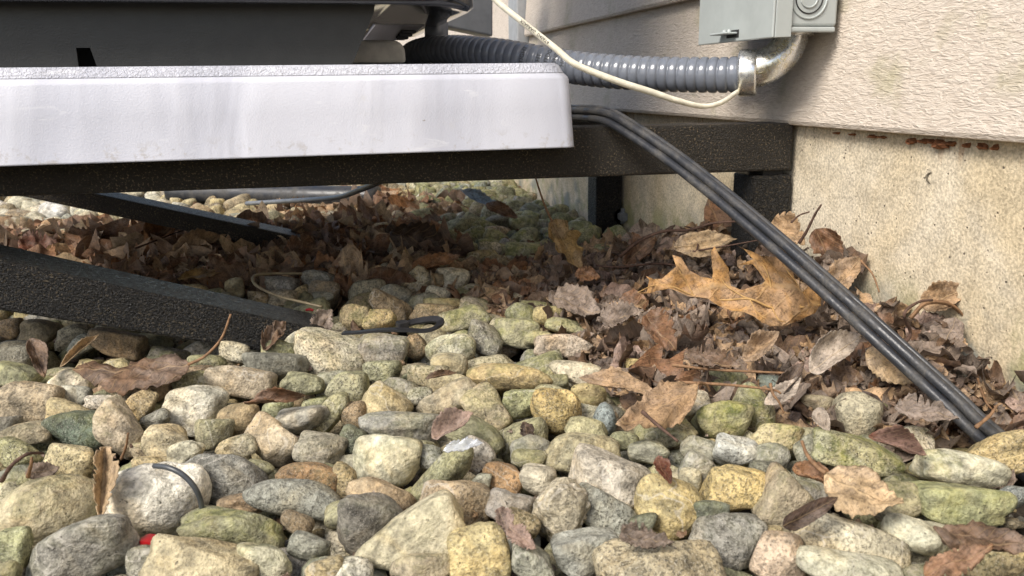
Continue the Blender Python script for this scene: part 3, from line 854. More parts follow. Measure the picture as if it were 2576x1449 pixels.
stones = []      # dicts: px, py, pos, dims (full), ang, col, moss, nick
def add_stone(px, py, w, h, ang, c, moss, nick=None, z=.004, jit=0.0):
    p = onz(px, py, z); dep = proj(p)[2]
    stones.append(dict(px=px, py=py, pos=p, dep=dep, w=w*1.07, h=h*1.07, ang=ang, c=c, moss=moss, nick=nick, hero=True))
for ln in HERO.split('\n'):
    a = ln.split(None, 8); k, ox, oy = SEC[a[0]]
    add_stone(float(a[1])*k+ox, float(a[2])*k+oy, float(a[3])*k, float(a[4])*k, float(a[5]), a[6], int(a[7])/9, a[8] if len(a) > 8 else None)
NH = len(stones)
def radius(s):   # mean radius in metres
    return .5*math.sqrt(s['w']*s['h'])*s['dep']/F
# where two stones would bite into one another, slide them along their own line of sight
for it in range(40):
    P = np.array([s['pos'] for s in stones]); rr_ = np.array([radius(s) for s in stones]); mv = np.zeros(len(stones))
    for i in range(len(stones)):
        d = np.linalg.norm(P-P[i], axis=1); lim = .80*(rr_+rr_[i]); idx = np.where((d < lim) & (d > 0))[0]
        for j in idx:
            push = (lim[j]-d[j])*.22; mv[i] += -push if stones[i]['py'] > stones[j]['py'] else push
    for s, m_ in zip(stones, mv):
        lo = onz(s['px'], s['py'], .022); hi = onz(s['px'], s['py'], -.012)
        s['dep'] = float(np.clip(s['dep']+np.clip(m_, -.004, .004), proj(lo)[2], proj(hi)[2])); s['pos'] = at_depth(s['px'], s['py'], s['dep'])

# litter region, as a soft height field over the gravel
def litter(x, y):
    """0..1 share of leaf cover at ground point"""
    px, py, _ = proj((x, y, .0)); v = 0.0
    # right-hand bank of leaves against the foundation
    a = min(1, max(0, (px-(1230+max(0, py-720)*1.05))/140)) * min(1, max(0, (1080+.10*(px-1900)-py)/120)) * min(1, max(0, (py-600)/60))
    v = max(v, a)
    if px > 1130: v = max(v, .75*min(1, (px-1130)/120)*min(1, max(0, (py-655)/30))*min(1, max(0, (800-py)/50)))
    if py > 560 and px > 1980: v = max(v, min(1, (px-1980)/80)*min(1, max(0, (1060-py)/90)))
    # dark drift under the unit
    if 560 < py < 740: v = max(v, .8*min(1, max(0, (1180-px)/150))*min(1, (py-560)/30)*min(1, (740-py)/40))
    if 480 < py < 620: v = max(v, .38*min(1, max(0, (px-640)/120))*min(1, max(0, (1190-px)/120))*min(1, (py-480)/30))
    return v
# fillers: thrown on the plan, kept clear of their neighbours
hp = np.array([s['pos'] for s in stones]); hr = np.array([radius(s) for s in stones])
pts, rads = list(hp), list(hr)
g = np.random.default_rng(11)
def zone_colour(px, py, g):
    if py < 640 and px > 1050: return g.choice(list('nnncgtnB')), g.uniform(.35, .95)
    if py < 600 and px < 420: return g.choice(list('cccwtcg')), g.uniform(0, .2)  # far-left stones picked paler: sunlight put into their colour
    if py < 760 and px < 1100: return g.choice(list('btbtyyg')), g.uniform(0, .15)
    return g.choice(list('tyccgggdbnnntt')), g.uniform(0, .55)
for layer, (zlo, zhi, tries, f) in enumerate(((-.006, .002, 5200, .86), (-.016, -.008, 6500, .74))):
    for _ in range(tries):
        y = .22+(2.25-.22)*g.random()**1.7; half = .62*y+.12
        x = g.uniform(-half, min(W-.012, half)); r = g.uniform(.0085, .0185)*(1 if y < .9 else 1.05)
        lt = litter(x, y)
        if g.random() < lt*.75: continue
        hz_ = proj((x, y, 0))[1] > 790
        p = np.array([x, y, g.uniform(zlo, zhi)-.012*lt-(.010 if hz_ and layer == 0 else 0)]); A = np.array(pts); rr_ = np.array(rads)
        d = np.linalg.norm(A-p, axis=1)
        if (d < f*(rr_+r)).any(): continue
        px, py, dep = proj(p)
        if not (-120 < px < 2700 and 440 < py < 1560): continue
        c, ms = zone_colour(px, py, g); w = 2*r*F/dep
        stones.append(dict(px=px, py=py, pos=p, dep=dep, w=w*g.uniform(1.0, 1.3), h=w*g.uniform(.72, .98), ang=g.uniform(-35, 35), c=c, moss=ms, nick=None, hero=False))
        pts.append(p); rads.append(r)

# rough count of the pixels each stone shows, to choose which are objects of their own
GW, GH = 1288, 725
buf = np.full((GH, GW), -1, np.int32); yy_, xx_ = np.mgrid[0:GH, 0:GW]
order = sorted(range(len(stones)), key=lambda i: -stones[i]['dep'])
for i in order:
    s = stones[i]; cx_, cy_, a, b = s['px']/2, s['py']/2, s['w']/4, s['h']/4; t = math.radians(s['ang']); m_ = max(a, b)
    x0, x1, y0, y1 = int(max(0, cx_-m_)), int(min(GW, cx_+m_+1)), int(max(0, cy_-m_)), int(min(GH, cy_+m_+1))
    if x1 <= x0 or y1 <= y0: continue
    X = xx_[y0:y1, x0:x1]-cx_; Y = yy_[y0:y1, x0:x1]-cy_
    u = X*math.cos(t)+Y*math.sin(t); v = -X*math.sin(t)+Y*math.cos(t)
    buf[y0:y1, x0:x1][(u/a)**2+(v/b)**2 < 1] = i
buf[(yy_*2 < 495-.0327*xx_*2) & (xx_*2 < 1990)] = -1                              # pad and arm
band = (yy_*2 > 617+.207*xx_*2) & (yy_*2 < 785+.167*xx_*2) & (xx_*2 < 780); buf[band] = -1   # front brace
vis = np.bincount(buf[buf >= 0], minlength=len(stones))
for i, s in enumerate(stones): s['vis'] = vis[i]*(1-.85*(0 if s['hero'] else litter(s['pos'][0], s['pos'][1])))
rank = sorted([i for i in range(len(stones)) if stones[i]['vis'] > (10 if stones[i]['hero'] else 45)], key=lambda i: -stones[i]['vis'])[:295]
single = set(rank)

# labels: look first, then where it lies against the stones and things that can be found by name
LAND = [('the buried end of the black brace', 740, 850), ('the black cable tie', 990, 825), ('the golden oak leaf', 1850, 740),
        ('the foot of the twin cable', 2480, 1090), ('the flat brown leaf by the brace', 330, 930), ('the rusty hanging leaf', 1420, 620), ('the rear bracket post', 1560, 520)]
for i in rank:
    if stones[i]['nick']: LAND.append(('the '+stones[i]['nick'], stones[i]['px'], stones[i]['py']))
def relation(s, l):
    dx, dy = s['px']-l[1], (s['py']-l[2])*1.25
    if abs(dx) > 1.8*abs(dy): w_ = 'left of' if dx < 0 else 'right of'
    elif abs(dy) > 1.8*abs(dx): w_ = 'behind' if dy < 0 else 'in front of'
    else: w_ = ('behind' if dy < 0 else 'in front')+(' left of' if dx < 0 else ' right of')
    return w_+' '+l[0]
def look(s):
    sz = s['w']*s['dep']/F; size = 'tiny' if sz < .022 else 'small' if sz < .032 else 'medium' if sz < .045 else 'large'
    el = s['w']/s['h']; shp = 'elongated' if el > 1.75 else 'rounded' if el < 1.2 else 'oval'
    return f"{size} {shp} {COLS[s['c']][1]}{' mossy' if s['moss'] > .5 else ''} stone"
used = {}
def make_label(i):
    s = stones[i]
    if s['nick']:
        n = s['nick']; lab = n if len(n.split()) >= 5 else None
        L_ = sorted([l for l in LAND if l[0] != 'the '+n], key=lambda l: (l[1]-s['px'])**2+(1.6*(l[2]-s['py']))**2)
        for l in [None]+L_[:6]:
            t = lab if l is None else n+' '+relation(s, l)
            if t and t not in used and len(t.split()) <= 16: used[t] = i; return t
    L_ = sorted(LAND, key=lambda l: (l[1]-s['px'])**2+(1.6*(l[2]-s['py']))**2)
    b = look(s)
    for k in range(5):
        for t in (b+' '+relation(s, L_[k]),):
            if len(t.split()) <= 16 and t not in used: used[t] = i; return t
    for pre in ('farther ', 'half-hidden ', 'outlying ', 'nestled ', 'wedged '):
        for k in range(4):
            t = pre+b+' '+relation(s, L_[k])
            if len(t.split()) <= 16 and t not in used: used[t] = i; return t
    return b+' '+relation(s, L_[0])
big_v, big_f, big_c = [], [], []; nv = 0
for i, s in enumerate(stones):
    if i not in single and (not s['hero']) and vis[i] == 0 and g.random() < .35: continue
    g2 = np.random.default_rng(1000+i); w, h = s['w']*s['dep']/F, s['h']*s['dep']/F; d = min(max(.82*math.sqrt(w*h)*g2.uniform(.9, 1.15), .7*h), 1.05*w)
    t = math.radians(s['ang']); e1 = RIGHT*math.cos(t)-UPV*math.sin(t); e2 = RIGHT*math.sin(t)+UPV*math.cos(t)
    Rm = np.stack([e1, e2, BACK], 1); kb = .90 if s['nick'] else .80
    rgb = (kb*np.array(lin(*COLS[s['c']][0]))+(1-kb)*np.array(lin(172, 163, 134)))*g2.uniform(.86, 1.14)*np.array([1+g2.uniform(-.05, .05), 1, 1+g2.uniform(-.08, .06)])
    if s['nick'] in ('round yellow stone', 'square yellow stone', 'ochre stone with a notch'): rgb = np.array(lin(198, 176, 122))
    if s['nick'] and 'wire ring' in s['nick']: rgb = np.array([.86, .82, .70])
    if i in single:
        sub = 4 if (s['vis'] > 900) else 3
        nk = s['nick'] or ''; pp_ = 3.0 if any(q in nk for q in ('round ', 'egg', 'pebble', 'pitted tan', 'smooth')) else 10.0 if any(q in nk for q in ('block', 'square', 'angular', 'craggy', 'wedge')) else None
        V, Fc = stone_shape(g2, p=pp_, sub=5 if 'conglomerate' in (s['nick'] or '') else sub, knob=.085 if 'conglomerate' in (s['nick'] or '') else 0.0)
        me = mesh_from(V*np.array([w, h, d])/2, Fc)
        o = obj('river_stone', me, STONE); mw = Matrix.Identity(4)
        for a in range(3):
            for b in range(3): mw[a][b] = Rm[a, b]
            mw[a][3] = s['pos'][a]
        o.matrix_world = mw; o.color = (*rgb, float(s['moss']))
        tag(o, make_label(i), 'stone', 'river stones of the gravel bed'); s['obj'] = o
    else:
        V, Fc = stone_shape(g2, 2 if s['py'] > 600 and s['vis'] < 20 else 3)
        V = (V*np.array([w, h, d])/2)@Rm.T+s['pos']; big_v.append(V); big_f.append(Fc+nv); nv += len(V); big_c.append(np.tile([*rgb, s['moss']], (len(V), 1)))
def mass(name, vs_, fs_, cs_, mat, uvs=None):
    V = np.vstack(vs_); Fc = np.vstack(fs_); cc = np.vstack(cs_); me = bpy.data.meshes.new('mesh'); nf = len(Fc); k = Fc.shape[1]
    me.vertices.add(len(V)); me.vertices.foreach_set('co', V.ravel()); me.loops.add(nf*k); me.loops.foreach_set('vertex_index', Fc.ravel().astype(np.int32))
    me.polygons.add(nf); me.polygons.foreach_set('loop_start', np.arange(0, nf*k, k, dtype=np.int32)); me.polygons.foreach_set('use_smooth', [True]*nf)
    me.update(calc_edges=True)
    at = me.color_attributes.new('Col', 'FLOAT_COLOR', 'POINT'); at.data.foreach_set('color', cc.astype(np.float32).ravel())
    if uvs is not None:
        uv = me.uv_layers.new(name='UVMap'); uv.data.foreach_set('uv', np.vstack(uvs)[Fc.ravel()].ravel())
    return obj(name, me, mat)
o = kind(mass('gravel', big_v, big_f, big_c, STONE_A), 'stuff'); o['label'] = 'bed of smaller river stones filling between the larger ones'; o['category'] = 'gravel'
# fine grit over the soil

gg = np.random.default_rng(77); bv, bf, bc = [], [], []; nv = 0
for _ in range(5200):
    y = .24+1.0*gg.random()**1.4; x = gg.uniform(-.62*y-.08, W-.01); r = gg.uniform(.0011, .0036)
    V, Fc = stone_shape(gg, 1); V = V*r*gg.uniform(.7, 1.2, 3)+np.array([x, y, -.0225+abs(gg.normal())*.006])
    c = np.array(lin(*COLS[gg.choice(list('tygdbd'))][0]))*gg.uniform(.35, .8)
    bv.append(V); bf.append(Fc+nv); nv += len(V); bc.append(np.tile([*c, 0], (len(V), 1)))
o = kind(mass('grit', bv, bf, bc, STONE_A), 'stuff'); o['label'] = 'fine grit and crumbs of soil in the gaps between stones'; o['category'] = 'grit'

# ------------------------------------------------------------------ leaves
def outline(kind_, g, n=46):
    """closed outline, base at (0,0), tip at (1,0); half breadth about .5"""
    u = np.linspace(0, 1, n//2+1)
    if kind_ == 'ovate': w = .5*np.sin(np.pi*u**.8)**.85*(1-.12*u)
    elif kind_ == 'lance': w = .5*np.sin(np.pi*u**.9)
    else: w = .5*np.sin(np.pi*u**.7)**.8*(1+.0*u)
    def side(sgn):
        saw = 1+.07*np.sin(u*60+g.uniform(0, 6))*np.sin(np.pi*u)+.09*np.sin(u*9+g.uniform(0, 6))*np.sin(np.pi*u)
        if kind_ == 'lobed': saw = saw*(1+.34*np.sin(u*22+g.uniform(0, 6))*np.sin(np.pi*u))
        if kind_ == 'torn': saw = saw*(1-.35*(g.random(len(u)) < .18))
        return np.stack([u, sgn*w*saw], 1)
    a, b = side(g.uniform(.78, 1.08)), side(-g.uniform(.78, 1.08)); o_ = np.vstack([a[:-1], b[1:][::-1]])
    o_[:, 1] += g.uniform(-.22, .22)*(o_[:, 0]-o_[:, 0]**2)*2
    return o_
def in_poly(p, poly):
    x, y = p[:, 0], p[:, 1]; c = np.zeros(len(p), bool); j = len(poly)-1
    for i in range(len(poly)):
        xi, yi = poly[i]; xj, yj = poly[j]
        if yi != yj: c ^= ((yi > y) != (yj > y)) & (x < (xj-xi)*(y-yi)/(yj-yi)+xi)
        j = i
    return c
def leaf_sheet(poly, step, g):
    lo, hi = poly.min(0), poly.max(0); xs = np.arange(lo[0]+step/2, hi[0], step); ys = np.arange(lo[1]+step/2, hi[1], step)
    G = np.array([(x+(step/2 if k % 2 else 0), y) for k, y in enumerate(ys) for x in xs])+g.uniform(-.12, .12, (len(xs)*len(ys), 2))*step
    G = G[in_poly(G, poly)]
    dd = np.min(np.linalg.norm(G[:, None]-poly[None], axis=2), axis=1) if len(G) else np.zeros(0); G = G[dd > step*.45]
    pts = [Vector(p) for p in np.vstack([poly, G])]; n = len(poly)
    vs_, es, fs, *_ = geometry.delaunay_2d_cdt(pts, [(i, (i+1) % n) for i in range(n)], [list(range(n))], 1, 1e-6)
    return np.array([v[:] for v in vs_]), [f for f in fs if len(f) == 3]
def bend2(xz, t, k):   # roll coordinate t (signed) to curvature k about its centre; returns (t', dz)
    if abs(k) < 1e-3: return t, np.zeros_like(t)
    return np.sin(k*t)/k, (1-np.cos(k*t))/k
def leaf_3d(uv, g, fold, curl_v, curl_u, crumple, twist=0.0):
    u, v = uv[:, 0]-.5, uv[:, 1]; z = fold*np.abs(v)
    f = np.zeros(len(u))
    for k, a in ((5, 1.0), (11, .6), (22, .36), (40, .2)):
        for _ in range(3):
            d = g.normal(size=2); d /= np.linalg.norm(d); s = np.sin((u*d[0]+v*d[1])*k+g.uniform(0, 6.28)); f += a*(1-2*np.abs(s))*.33
    z = z+crumple*.12*f+.012*np.sin(u*42-np.abs(v)*38)*np.minimum(1, np.abs(v)*6)
    v2, dz = bend2(None, v, curl_v); u2, du = bend2(None, u, curl_u)
    x, y, zz = u2, v2, z+dz+du
    if twist:
        a = twist*u; y, zz = y*np.cos(a)-zz*np.sin(a), y*np.sin(a)+zz*np.cos(a)
    return np.stack([x, y, zz], 1)
LC = {'tan': (176, 146, 112), 'gold': (172, 140, 88), 'rust': (126, 92, 66), 'brown': (112, 88, 68), 'dark': (78, 61, 50), 'pale': (184, 170, 154), 'grey': (132, 117, 104),
      'pink': (162, 138, 124), 'red': (112, 68, 50), 'orange': (152, 108, 70), 'sand': (190, 164, 128), 'blue': (120, 138, 150)}
leaves = []
def place_leaf(px, py, Lp, Wp, ang, face, z, colr, label, shape='ovate', fold=.25, cv=1.0, cu=.6, cr=.8, tw=0.0, stem=0.0, stem_bend=.5, seed=0, Y=None, name='fallen_leaf', solid=.00035, flip=1, step=.055):
    """Lp, Wp: length and breadth in photo grid units; ang: direction base->tip, clockwise; face 0 = flat on the ground, 1 = facing the viewer"""
    g = np.random.default_rng(5000+seed); p = onz(px, py, z) if Y is None else ony(px, py, Y); dep = proj(p)[2]; k = dep/F
    view = (p-C)/np.linalg.norm(p-C); n = np.array([0, 0, 1.0])*(1-face)-view*face+g.normal(size=3)*.08; n /= np.linalg.norm(n)
    t = math.radians(ang); d1 = RIGHT*math.cos(t)-UPV*math.sin(t); d2 = RIGHT*math.sin(t)+UPV*math.cos(t)
    vn = view@n
    if abs(vn) < .38: vn = math.copysign(.38, vn)
    E1 = (d1-view*(d1@n)/vn)*Lp*k; E2 = (d2-view*(d2@n)/vn)*Wp*k
    poly = outline(shape, g, 70); uv, fs = leaf_sheet(poly, step, g); q = leaf_3d(uv, g, fold, cv*1.15, cu*1.3, cr*1.25+.25, tw)
    V = q[:, :1]*E1+q[:, 1:2]*E2+q[:, 2:]*n*flip*math.sqrt(Lp*Wp)*k
    V -= (V.max(0)+V.min(0))/2*np.array([.6, .6, .6])
    me = mesh_from(V, fs, True, uv); o = obj(name, me, LEAF); o.location = p
    rgb = np.array(lin(*LC[colr]))*g.uniform(.9, 1.1); o.color = (*rgb, 1)
    if solid:
        md = o.modifiers.new('thickness', 'SOLIDIFY'); md.thickness = solid; md.offset = 0
    if stem:
        b = V[np.argmin(np.linalg.norm(uv, axis=1))]; e = E1/np.linalg.norm(E1); s_ = stem*k
        ups = UPV*s_*stem_bend; P = catmull(np.array([b+e*s_*.05, b-e*s_*.3+ups*.15, b-e*s_*.65+ups*.5, b-e*s_*.85+ups]), 6)
        tube_obj('stem', P, np.linspace(.0011, .0007, len(P)), STEM, o, 7)
    tag(o, label, 'leaf', 'fallen leaves'); leaves.append(o); return o

# golden oak leaf leaning by the cable: outline followed round its lobes, standing on a leaning plane
oak = [(1604, 738), (1635, 712), (1638, 690), (1628, 685), (1672, 681), (1702, 668), (1692, 639), (1714, 644), (1737, 672), (1767, 692), (1791, 702), (1793, 688), (1780, 654), (1787, 641), (1797, 662), (1827, 686),
       (1840, 716), (1863, 734), (1903, 735), (1913, 726), (1897, 706), (1880, 688), (1847, 684), (1880, 678), (1863, 644), (1850, 614), (1880, 646), (1903, 659), (1937, 666), (1945, 639), (1957, 659), (1970, 686), (1990, 726),
       (2010, 744), (2033, 722), (2063, 752), (2056, 776), (2037, 804), (1970, 826), (1933, 828), (1867, 799), (1817, 766), (1783, 742), (1717, 718), (1690, 712), (1660, 711), (1630, 722)]
def oak_leaf():
    g = np.random.default_rng(3); pc_ = onz(1850, 830, .030); cen = pc_+np.array([0, .012, .012])
    view = (cen-C)/np.linalg.norm(cen-C); n = np.array([-.18, -.75, .62]); n /= np.linalg.norm(n)
    pts = []
    for (x, y) in oak:
        d = ray(x, y); pts.append(C+d*(((cen-C)@n)/(d@n)))
    pts = np.array(pts); e1 = pts[0]-pts[36]; e1 -= (e1@n)*n; Ln = np.linalg.norm(e1); e1 /= Ln; e2 = np.cross(n, e1)
    base_ = pts[36]; P2 = np.stack([(pts-base_)@e1, (pts-base_)@e2], 1)
    # finer boundary
    Q = []
    for i in range(len(P2)):
        a, b = P2[i], P2[(i+1) % len(P2)]; m_ = max(1, int(np.linalg.norm(b-a)/.006))
        for t in range(m_): Q.append(a+(b-a)*t/m_)
    uv, fs = leaf_sheet(np.array(Q), .0045, g); u, v = uv[:, 0]/Ln, uv[:, 1]/Ln
    mid = -.10*np.sin(np.pi*np.clip(u, 0, 1)); dv = v-mid
    z = .007*np.sin(u*5.0+.5)+.030*np.maximum(0, -dv-.02)+.010*np.sin(dv*16+u*7)*.35+.0035*np.sin(u*30+dv*22)*np.sin(dv*26-1)+.02*np.maximum(0, .02-np.abs(dv))
    tipc = np.clip(1-np.abs(z)*0, 0, 1)
    z += .012*np.sin(u*17+dv*9)*np.clip(np.abs(dv)-.1, 0, 1)*2.2
    z = z*1.5
    V = base_+uv[:, :1]*e1+uv[:, 1:]*e2+z[:, None]*n
    me = mesh_from(V-cen, fs, True, np.stack([u, dv], 1)); o = obj('oak_leaf', me, LEAF); o.location = cen; o.color = (*lin(178, 136, 84), 1)
    md = o.modifiers.new('thickness', 'SOLIDIFY'); md.thickness = .0002; md.offset = 0
    # raised veins: midrib and side veins running into the lobes
    def vein(path, r0, r1, nm='vein'):
        Pp = []
        for (x, y) in path:
            d = ray(x, y); q = C+d*(((cen-C)@n)/(d@n)); a = np.argmin(np.linalg.norm(np.stack([(q-base_)@e1, (q-base_)@e2])[None, :]-uv, axis=1)); Pp.append(V[a]-n*0+n*.0004-cen)
        Pp = catmull(np.array(Pp), 4); tube_obj(nm, Pp, np.linspace(r0, r1, len(Pp)), VEIN, o, 6)
    vein([(2056, 776), (2000, 786), (1940, 782), (1880, 764), (1820, 744), (1760, 722), (1700, 700), (1650, 705), (1610, 733)], .0010, .0004, 'midrib')
    vein([(1940, 782), (1925, 740), (1900, 690), (1866, 640)], .0006, .0003); vein([(1880, 764), (1850, 740), (1820, 700), (1790, 655)], .0006, .0003)
    vein([(2000, 786), (1985, 740), (1962, 700), (1948, 655)], .0006, .0003); vein([(1760, 722), (1735, 700), (1712, 672), (1700, 650)], .0005, .0003)
    vein([(1940, 782), (1960, 806), (1970, 820)], .0005, .0003); vein([(1880, 764), (1900, 790), (1920, 812)], .0005, .0003)
    tag(o, 'large golden oak leaf with pointed lobes leaning beside the twin cable', 'leaf', 'fallen leaves')
VEIN = plain('leaf_vein', (.40, .25, .10), .7, 0, .3, .2, 200)
oak_leaf()

